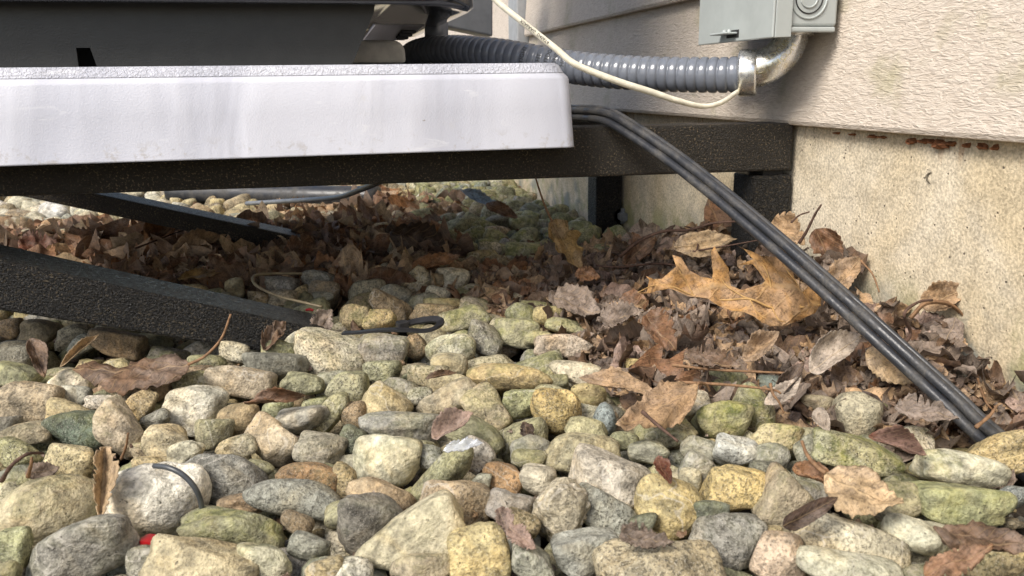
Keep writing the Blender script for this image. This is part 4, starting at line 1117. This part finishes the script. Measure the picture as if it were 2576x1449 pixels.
HL = [  # px, py, L, W, ang, face, z, colour, label, options
 (1422, 616, 150, 74, 58, .9, .028, 'gold', 'narrow rusty leaf hanging upright with a long curved dark stem', dict(shape='lobed', fold=.3, cv=1.6, cu=.5, cr=.25, stem=125, stem_bend=.9, seed=1, Y=.74)),
 (330, 935, 300, 92, 176, .15, .020, 'brown', 'flat brown serrated leaf lying on stones below the black brace', dict(fold=.1, cv=-.8, cu=.4, cr=.5, stem=120, stem_bend=1.0, seed=2)),
 (2165, 1235, 215, 140, 20, .35, .026, 'sand', 'broad tan serrated leaf with dark midrib on stones at the right', dict(fold=.1, cv=-.7, cu=.4, cr=.45, stem=70, stem_bend=.9, seed=3)),
 (2035, 1288, 160, 76, -28, .6, .026, 'dark', 'dark brown cupped leaf folded over in front of the tan serrated leaf', dict(fold=.4, cv=-2.6, cu=.4, cr=.3, seed=4)),
 (2258, 1108, 160, 50, 18, .6, .028, 'red', 'red brown rolled leaf balanced on the mossy slab', dict(shape='lance', fold=.6, cv=2.2, cu=.6, cr=.25, seed=5)),
 (272, 1212, 190, 72, 94, .8, .024, 'sand', 'upright folded leaf wedged between two big stones at the left', dict(shape='torn', fold=1.1, cv=.6, cu=.2, cr=.2, seed=6)),
 (690, 998, 165, 40, -10, .5, .022, 'rust', 'twisted rust brown leaf strip across speckled stones', dict(shape='lance', fold=.4, cv=2.4, cu=.8, cr=.4, tw=2.6, seed=7)),
 (812, 808, 74, 60, -55, .8, .018, 'grey', 'grey wrinkled leaf scrap at the buried end of the brace', dict(shape='torn', cv=.6, cu=.4, cr=.5, seed=8)),
 (690, 842, 95, 60, -50, .6, .020, 'brown', 'crumpled brown leaf against the lower edge of the brace', dict(shape='torn', cv=2.2, cu=.8, cr=1.1, seed=9)),
 (1070, 612, 190, 140, 15, .55, .022, 'dark', 'broad dark brown leaf flat in the shade under the unit', dict(fold=.1, cv=.6, cu=.6, cr=.5, seed=10)),
 (405, 578, 130, 84, -35, .7, .030, 'orange', 'crumpled orange brown leaf at the foot of the rear brace', dict(shape='torn', cv=2.0, cu=1.0, cr=1.2, seed=11)),
 (770, 628, 120, 95, -10, .7, .022, 'rust', 'wrinkled rust leaf at the lower end of the rear brace', dict(shape='torn', cv=1.0, cu=.6, cr=1.1, seed=12)),
 (1098, 660, 130, 60, -15, .6, .022, 'orange', 'curled orange leaf beside the tan bean stone', dict(cv=2.2, cu=.5, cr=.7, seed=13)),
 (2108, 885, 160, 110, -35, .55, .032, 'pale', 'pale rolled leaf with ribbed veins under the twin cable', dict(fold=.1, cv=2.8, cu=.2, cr=.2, seed=14)),
 (1982, 578, 105, 80, 35, .85, .085, 'tan', 'tan wrinkled leaf behind the cable at the bracket post', dict(shape='torn', cv=.8, cu=.4, cr=.7, seed=15, Y=.60)),
 (1775, 612, 165, 75, -8, .7, .030, 'sand', 'pale mottled leaf spread below the forked twig', dict(cv=-.7, cu=.5, cr=.5, seed=16, Y=.66)),
 (2375, 745, 140, 85, -20, .9, .09, 'tan', 'curled tan leaf leaning on the foundation above the coiled leaf', dict(cv=1.5, cu=.8, cr=.6, seed=17, Y=.455)),
 (2345, 830, 150, 105, 8, .8, .05, 'pink', 'crumpled pinkish leaf inside a looped stem beside the cable', dict(shape='torn', cv=-1.2, cu=.6, cr=.9, seed=18, Y=.45)),
 (1262, 528, 90, 40, 22, .7, .030, 'rust', 'small rust leaf curled among pale mossy stones under the arm', dict(cv=2.0, cu=.5, cr=.7, seed=19)),
 (1215, 500, 130, 34, 24, .5, .030, 'blue', 'blue grey leaf strip deep under the arm', dict(shape='lance', cv=.8, cu=.4, cr=.3, seed=20)),
 (1655, 1022, 230, 105, 155, .30, .024, 'tan', 'flat tan leaf with dark stem draped over stones behind the round yellow stone', dict(cv=-.8, cu=.5, cr=.5, stem=60, stem_bend=-.6, seed=21)),
 (1560, 962, 220, 46, 12, .30, .022, 'tan', 'long thin tan leaf bridging stones right of the cream egg stone', dict(shape='lance', cv=1.0, cu=-.4, cr=.4, seed=22)),
 (1140, 1068, 125, 64, -30, .5, .022, 'pink', 'folded pinkish leaf between the upright triangular stone and mottled stone', dict(fold=.5, cv=1.5, cu=.6, cr=.4, seed=23)),
 (2470, 1352, 270, 86, 8, .35, .034, 'brown', 'broad brown leaf at the lower right edge of the stones', dict(cv=-.8, cu=.5, cr=.7, seed=24)),
 (2405, 1405, 190, 100, -20, .5, .034, 'orange', 'torn orange brown leaf hanging below the broad brown leaf', dict(shape='torn', cv=-1.6, cu=.6, cr=.6, seed=25)),
 (1268, 1312, 80, 52, 70, .8, .020, 'pink', 'pinkish leaf scrap behind the tall tan stone at the bottom', dict(shape='torn', cv=1.0, cu=.4, cr=.6, seed=26)),
 (1310, 1352, 90, 60, 40, .7, .018, 'pink', 'mauve leaf scrap wedged right of the tall tan stone', dict(shape='torn', cv=.8, cu=.4, cr=.5, seed=27)),
 (1625, 1350, 150, 60, 8, .5, .022, 'grey', 'grey crinkled leaf between craggy grey stone and smooth tan block', dict(shape='torn', cv=1.2, cu=.8, cr=1.4, seed=28)),
 (1668, 1182, 75, 44, 60, .6, .024, 'red', 'small red brown leaf upright behind the smooth tan block', dict(shape='torn', cv=1.2, cu=.6, cr=.7, seed=29)),
 (2052, 1192, 130, 54, 20, .5, .026, 'orange', 'orange brown curled leaf left of the broad tan serrated leaf', dict(cv=2.4, cu=.5, cr=.7, seed=30)),
 (1110, 942, 85, 26, -10, .6, .018, 'brown', 'thin curled brown leaf edge over a stone left of the long yellow stone', dict(shape='lance', cv=2.4, cu=-.8, cr=.3, seed=31)),
 (1610, 632, 110, 66, -40, .7, .026, 'rust', 'curled rust leaf at the thick end of the forked twig', dict(cv=2.2, cu=.6, cr=.7, seed=32)),
 (1478, 690, 70, 50, 10, .7, .028, 'orange', 'small crumpled orange leaf at the foot of the hanging leaf', dict(shape='torn', cv=1.5, cu=1.0, cr=1.4, seed=33)),
 (2490, 965, 130, 70, 30, .6, .045, 'tan', 'tan crumpled leaf right of the twin cable near the frame edge', dict(shape='torn', cv=1.2, cu=.5, cr=.8, seed=34, Y=.40)),
 (2545, 1045, 120, 80, -5, .5, .036, 'brown', 'brown flat leaf at the right edge beside the cable foot', dict(cv=-.8, cu=.4, cr=.5, seed=35, Y=.375)),
 (2330, 1030, 170, 60, 8, .4, .026, 'grey', 'grey brown flat leaf just left of the cable foot', dict(shape='torn', cv=.8, cu=.5, cr=.7, seed=36)),
 (1990, 960, 120, 54, -50, .65, .026, 'dark', 'dark rolled leaf standing right of the small blue stone', dict(shape='lance', cv=2.8, cu=.4, cr=.4, seed=37)),
 (1975, 985, 120, 60, -38, .6, .022, 'pale', 'pale pointed leaf between mossy green stone and dark rolled leaf', dict(cv=.8, cu=.5, cr=.4, seed=38)),
 (2062, 1055, 70, 50, 60, .7, .022, 'pale', 'small whitish folded leaf left of the upright tan egg stone', dict(fold=.6, cv=1.6, cu=.5, cr=.5, seed=39)),
 (2240, 780, 110, 60, -8, .7, .05, 'tan', 'thin arched tan leaf between the cable and foundation', dict(cv=2.2, cu=.6, cr=.4, seed=40, Y=.50)),
 (1560, 790, 130, 60, -15, .5, .030, 'grey', 'large grey brown crumpled leaf in the litter left of the oak leaf', dict(shape='torn', cv=1.0, cu=.6, cr=1.0, seed=41)),
 (1450, 760, 130, 80, 20, .5, .026, 'grey', 'grey pointed leaf in the litter right of the pale blunt stone', dict(cv=.8, cu=.4, cr=.6, seed=42)),
 (1660, 830, 120, 80, 50, .6, .030, 'rust', 'reddish brown leaf fragment under the left lobe of the oak leaf', dict(shape='torn', cv=1.0, cu=.4, cr=.6, seed=43)),
 (1920, 870, 120, 70, -40, .6, .032, 'tan', 'folded tan leaf in the litter below the oak leaf', dict(fold=.5, cv=1.8, cu=.4, cr=.6, seed=44)),
 (1790, 900, 150, 60, 10, .5, .028, 'brown', 'brown crumpled leaf behind the square yellow stone', dict(shape='torn', cv=1.2, cu=.5, cr=.9, seed=45)),
 (2240, 920, 150, 90, 35, .55, .03, 'sand', 'sandy veined leaf lying just right of the pale rolled leaf', dict(cv=-.8, cu=.4, cr=.4, seed=46)),
 (2080, 640, 150, 90, 65, .85, .08, 'rust', 'rust brown leaf standing behind the cable against the foundation', dict(shape='torn', cv=1.0, cu=.6, cr=.7, seed=47, Y=.56)),
 (2130, 690, 110, 80, -50, .85, .07, 'tan', 'serrated tan leaf with curved stem at the damp foundation', dict(cv=1.2, cu=.5, cr=.5, stem=110, stem_bend=-.4, seed=48, Y=.53)),
 (225, 600, 120, 55, 5, .5, .022, 'rust', 'rusty leaf pile fragment behind the front brace at the left', dict(shape='torn', cv=1.4, cu=.6, cr=1.0, seed=49)),
 (500, 610, 150, 50, -20, .6, .024, 'tan', 'tan curled leaf with long stem in the shade left of the rear brace', dict(cv=2.4, cu=.5, cr=.5, stem=90, stem_bend=.2, seed=50)),
 (505, 690, 120, 40, -8, .3, .018, 'gold', 'thin yellowish leaf lying along the top of the front brace', dict(shape='lance', cv=1.0, cu=.5, cr=.3, seed=51)),
 (110, 620, 140, 50, 12, .4, .020, 'red', 'reddish leaf lying behind the front brace at the left edge', dict(shape='torn', cv=1.2, cu=.4, cr=.7, seed=52)),
 (95, 900, 110, 60, 70, .7, .020, 'brown', 'small brown leaf upright below the left end of the brace', dict(cv=1.6, cu=.4, cr=.6, seed=53)),
 (200, 880, 130, 30, -40, .6, .022, 'sand', 'rolled sandy leaf leaning on stones under the brace', dict(shape='lance', fold=.6, cv=2.8, cu=.3, cr=.3, seed=54)),
 (105, 1185, 90, 60, -10, .6, .018, 'grey', 'mauve grey leaf behind the big pitted tan stone', dict(cv=1.0, cu=.4, cr=.4, seed=55)),
 (1325, 1090, 60, 50, 80, .7, .012, 'dark', 'withered dark leaf tuft beside the round yellow stone', dict(shape='torn', cv=2.0, cu=1.0, cr=1.4, seed=56)),
]
for a in HL: place_leaf(*a[:9], **a[9])

# loose leaf litter: a drift of crumpled leaves and fragments too many to count
lv, lf, lcol, luv = [], [], [], []; nv = 0
g = np.random.default_rng(21)
protos = []
for k in range(26):
    gk = np.random.default_rng(300+k); poly = outline(['ovate', 'torn', 'lobed', 'ovate', 'torn', 'lance'][k % 6], gk, 26); uv, fs = leaf_sheet(poly, .15, gk)
    V = leaf_3d(uv, gk, gk.uniform(0, .5), gk.uniform(-2.6, 2.8), gk.uniform(-.8, 1.2), gk.uniform(.8, 2.0), gk.uniform(-1.6, 1.6)); V[:, 1] *= gk.uniform(.55, .9)
    protos.append((V, np.array(fs), uv))
tone = [LC[k] for k in ('brown', 'grey', 'tan', 'rust', 'grey', 'tan', 'brown', 'grey', 'pink', 'tan', 'grey', 'dark')]
warm_t = [LC[k] for k in ('rust', 'tan', 'orange', 'brown', 'sand', 'rust', 'tan')]
count = 0
for _ in range(55000):
    y = .30+1.75*g.random()**1.6; x = g.uniform(-.62*y-.1, W-.004); lt = litter(x, y)
    sparse = .03
    if g.random() > max(lt, sparse): continue
    V, fs, uv = protos[g.integers(len(protos))]
    near_wall = max(0, 1-(W-x)/.09)
    bank = lt*(.013+.036*near_wall+(.03*near_wall if .55 < y < .78 else 0))
    sz = g.choice([.007, .012, .020, .030, .044], p=[.28, .30, .24, .13, .05])*g.uniform(.8, 1.25)*(1.15 if y > .8 else 1)
    if lt < .05: sz *= .5
    pq = proj((x, y, 0))
    if pq[0] < 1150 and pq[1] < 745 and lt > .05: sz *= 1.5
    nrm = np.array([g.normal()*.6, g.normal()*.6-.25, 1.0]); nrm /= np.linalg.norm(nrm); a = g.uniform(0, 6.28)
    e1 = np.array([math.cos(a), math.sin(a), 0]); e1 -= (e1@nrm)*nrm; e1 /= np.linalg.norm(e1); e2 = np.cross(nrm, e1)
    z = (-.006+bank*g.random()**.7+.004*g.random()) if lt > .05 else g.uniform(-.014, .004)
    P = V@np.stack([e1, e2, nrm])*sz+np.array([x, y, z])
    if P[:, 0].max() > W+.010: P[:, 0] -= P[:, 0].max()-(W+.010)
    px, py, _ = proj((x, y, z)); pal = warm_t if (py < 760 and px < 1350) else tone
    c = np.array(lin(*pal[g.integers(len(pal))]))*g.uniform(.8, 1.4)
    lv.append(P); lf.append(fs+nv); nv += len(P); lcol.append(np.tile([*c, 1], (len(P), 1))); luv.append(uv); count += 1
    if count > 9500: break
o = kind(mass('leaf_litter', lv, lf, lcol, LEAF_A, luv), 'stuff'); o['label'] = 'drift of crumpled dry leaves and fragments against the foundation'; o['category'] = 'leaf litter'

# ------------------------------------------------------------------ twigs and stems
def twig(pts, r, label, mat=TWIG, forks=(), name='twig', cat='twig'):
    P = catmull(np.array([ony(*p) if p[2] > .2 else onz(*p) for p in pts]), 6); o = bpy.data.objects.new(name, None); col.objects.link(o); o.location = P[0]
    rad = np.linspace(r, r*.6, len(P))*(1+.12*np.sin(np.arange(len(P))*1.7)); V, Fc = tube(P-P[0], rad, 7); 
    bpy.data.objects.remove(o); o = obj(name, mesh_from(V, Fc), mat); o.location = P[0]
    for f, rf in forks:
        Q = catmull(np.array([ony(*p) if p[2] > .2 else onz(*p) for p in f]), 6)-P[0]; tube_obj('side_twig', Q, np.linspace(rf, rf*.6, len(Q)), mat, o, 6)
    return tag(o, label, cat, 'twigs and loose stems')
twig([(1560, 645, .72), (1610, 605, .70), (1670, 582, .69), (1735, 578, .68), (1790, 562, .67), (1850, 557, .66)], .0017, 'forked dark twig spanning the litter in front of the foundation', forks=((((1752, 580, .68), (1756, 605, .67), (1752, 630, .66), (1742, 632, .66)), .0011), (((1756, 630, .66), (1820, 620, .645), (1920, 602, .63)), .0009), (((1752, 580, .68), (1735, 572, .69), (1722, 570, .69)), .0010)))
twig([(2010, 612, .575), (2030, 580, .57), (2050, 540, .565), (2066, 515, .56)], .0013, 'reddish stem standing against the foundation right of the cable')
twig([(1990, 560, .58), (2010, 542, .58), (2036, 533, .58)], .0009, 'short curved grey stem at the bracket post')
twig([(1900, 780, .03), (1700, 668, .03), (1560, 672, .03), (1500, 668, .03)], .0014, 'dark twig half buried behind the oak leaf')
twig([(1690, 918, .022), (1800, 930, .022), (1900, 935, .022), (2010, 940, .022)], .0011, 'pale straight stem lying below the oak leaf', STEM)
twig([(1715, 962, .026), (1830, 968, .026), (1940, 980, .026), (1965, 990, .024)], .0010, 'thin tan stem crossing the round mossy stone', STEM)
twig([(1938, 965, .03), (1945, 992, .026), (1960, 1012, .022), (1972, 1040, .016)], .0009, 'thin rust stem curling beside the small blue stone', STEM)
twig([(2440, 880, .02), (2462, 960, .02), (2480, 1010, .02), (2500, 1035, .015)], .0009, 'thin curved straw right of the cable foot', STEM)
twig([(2060, 880, .028), (2130, 850, .034), (2200, 830, .036)], .0012, 'reddish stem beside the pale rolled leaf', STEM)
twig([(2455, 1075, .02), (2490, 1045, .024), (2508, 1020, .028)], .0011, 'red brown stem crossing the cable foot', STEM)
twig([(1615, 1035, .034), (1655, 1070, .030), (1705, 1110, .026)], .0011, 'dark leaf stalk slanting over the greenish stone')
twig([(4, 1210, .02), (30, 1170, .03), (70, 1142, .034), (110, 1140, .03)], .0011, 'dark stem arching over stones at the left edge')
twig([(70, 1200, .018), (78, 1170, .026), (80, 1150, .03)], .0010, 'short red stem behind the big pitted tan stone', STEM)
twig([(305, 1155, .016), (318, 1120, .026), (322, 1090, .034)], .0008, 'thin tan stem rising right of the dark green stone', STEM)
twig([(2260, 880, .045), (2290, 840, .05), (2275, 790, .065), (2310, 760, .07), (2345, 755, .07)], .0012, 'dark bent stalk beside the looped leaf')
twig([(340, 625, .03), (400, 602, .03), (450, 583, .03), (500, 572, .03)], .0012, 'brown stalk in the shade behind the front brace')
twig([(2165, 655, .53), (2195, 690, .52), (2212, 735, .51)], .0009, 'drooping tan stem against the damp foundation', STEM)
# looped grass stem round the pinkish crumpled leaf
lp = [(2290, 800), (2330, 762), (2390, 765), (2425, 800), (2420, 845), (2385, 880), (2330, 890), (2290, 880)]
lo_ = None
for k, (sc, rr2) in enumerate(((1.0, .0009), (.95, .0008), (1.04, .0007))):
    P = catmull(np.array([ony(2355+(x-2355)*sc, 828+(y-828)*sc, .445+.003*k) for x, y in lp]), 8)
    if lo_ is None:
        lo_ = obj('looped_stem', mesh_from(*tube(P-P[0], rr2, 6)), STEM); lo_.location = P[0]; l0 = P[0]
        tag(lo_, 'looped pale stem curled in rings beside the cable at the foundation', 'stem')
    else: tube_obj('stem_ring', P-l0, rr2, STEM, lo_, 6)

# ------------------------------------------------------------------ small finds among the stones
def strip_path(pts, w, t): return np.array([(t, w), (-t, w), (-t, -w), (t, -w)])
tp = catmull(np.array([onz(*p) for p in ((862, 838, .026), (900, 836, .027), (960, 830, .030), (1020, 830, .032), (1070, 832, .032), (1100, 822, .034), (1108, 808, .035), (1090, 803, .036), (1050, 808, .034), (1012, 818, .033))]), 8)
tie = obj('cable_tie', mesh_from(*tube(tp, 1.0, prof=strip_path(None, .0028, .0008)), False), TIEM)
for v in tie.data.vertices: v.co -= Vector(tp[0])
tie.location = tp[0]; tag(tie, 'black plastic cable tie bent in a loop on the stones', 'cable tie')
hd = box(-.004, .004, -.0035, .0035, -.003, .003, .0008); h_ = obj('tie_head', hd, TIEM, tie); h_.location = tp[-1]-tp[0]; h_.rotation_euler = (0, 0, .3)
rp = catmull(np.array([onz(*p) for p in ((333, 1394, -.002), (342, 1368, .004), (362, 1357, .008), (390, 1361, .008), (412, 1373, .006), (424, 1384, .002))]), 6)
rs_ = obj('plastic_scrap', mesh_from(*tube(rp-rp[0], 1.0, prof=strip_path(None, .0032, .0009)), False), REDM); rs_.location = rp[0]
tag(rs_, 'bent red plastic scrap between stones at the lower left', 'plastic scrap')
rp = catmull(np.array([onz(*p) for p in ((770, 780, .006), (779, 778, .007), (788, 781, .006))]), 4)
r2 = obj('plastic_scrap', mesh_from(*tube(rp-rp[0], .0012, 8)), REDM); r2.location = rp[0]; tag(r2, 'tiny red plastic bit in the dark behind the front brace', 'plastic scrap')
# wire ring hugging the cream stone
cs = next(s for s in stones if s['nick'] and 'wire ring' in s['nick'])
wr = catmull(np.array([at_depth(x, y, cs['dep']-dz) for x, y, dz in ((388, 1172, .018), (425, 1177, .022), (462, 1196, .023), (492, 1230, .022), (507, 1270, .018), (505, 1302, .014))]), 6)
w_ = tube_obj('wire_loop', wr-wr[0], .0013, RINGW, None, 8); w_.location = wr[0]; tag(w_, 'dark wire hoop curving round the cream stone', 'wire')
w2 = catmull(pxpath([(760, 688, .80), (690, 688, .79), (645, 692, .77), (636, 704, .755), (650, 722, .74), (700, 745, .72), (760, 760, .70), (810, 772, .69)]), 6)
w_ = tube_obj('bent_wire', w2-w2[0], .0013, TANW, None, 8); w_.location = w2[0]; tag(w_, 'bent tan wire loop in the shade behind the front brace', 'wire')
# far pipe and wire beneath the unit
fp = np.array([onz(*p) for p in ((430, 484, .014), (600, 488, .014), (800, 494, .014), (952, 496, .014))]); V, Fc = tube(catmull(fp, 6)-fp[0], .019, 20)
w_ = obj('black_pipe', mesh_from(V, Fc), CABLE); w_.location = fp[0]; tag(w_, 'black drain pipe lying on the gravel far beneath the unit', 'pipe')
fp = catmull(np.array([onz(*p) for p in ((620, 512, .02), (720, 506, .03), (840, 498, .05), (900, 480, .075), (960, 455, .10))]), 6)
w_ = tube_obj('grey_cable', fp-fp[0], .0035, GREYW, None, 8); w_.location = fp[0]; tag(w_, 'grey cable resting along the far black pipe', 'cable')
# glassy film scrap
gl = NT('clear_film', .08, 0, .6); gl.b.inputs['Transmission Weight'].default_value = .6; gl.color((.75, .78, .82))
place_leaf(1165, 1120, 110, 36, -12, .4, .030, 'pale', 'crumpled clear plastic film glinting on stones', shape='lance', fold=.2, cv=1.5, cu=.8, cr=.9, seed=90, name='plastic_film')
f_ = leaves.pop(); f_.data.materials.clear(); f_.data.materials.append(gl.m); f_['category'] = 'plastic film'; del f_['group']
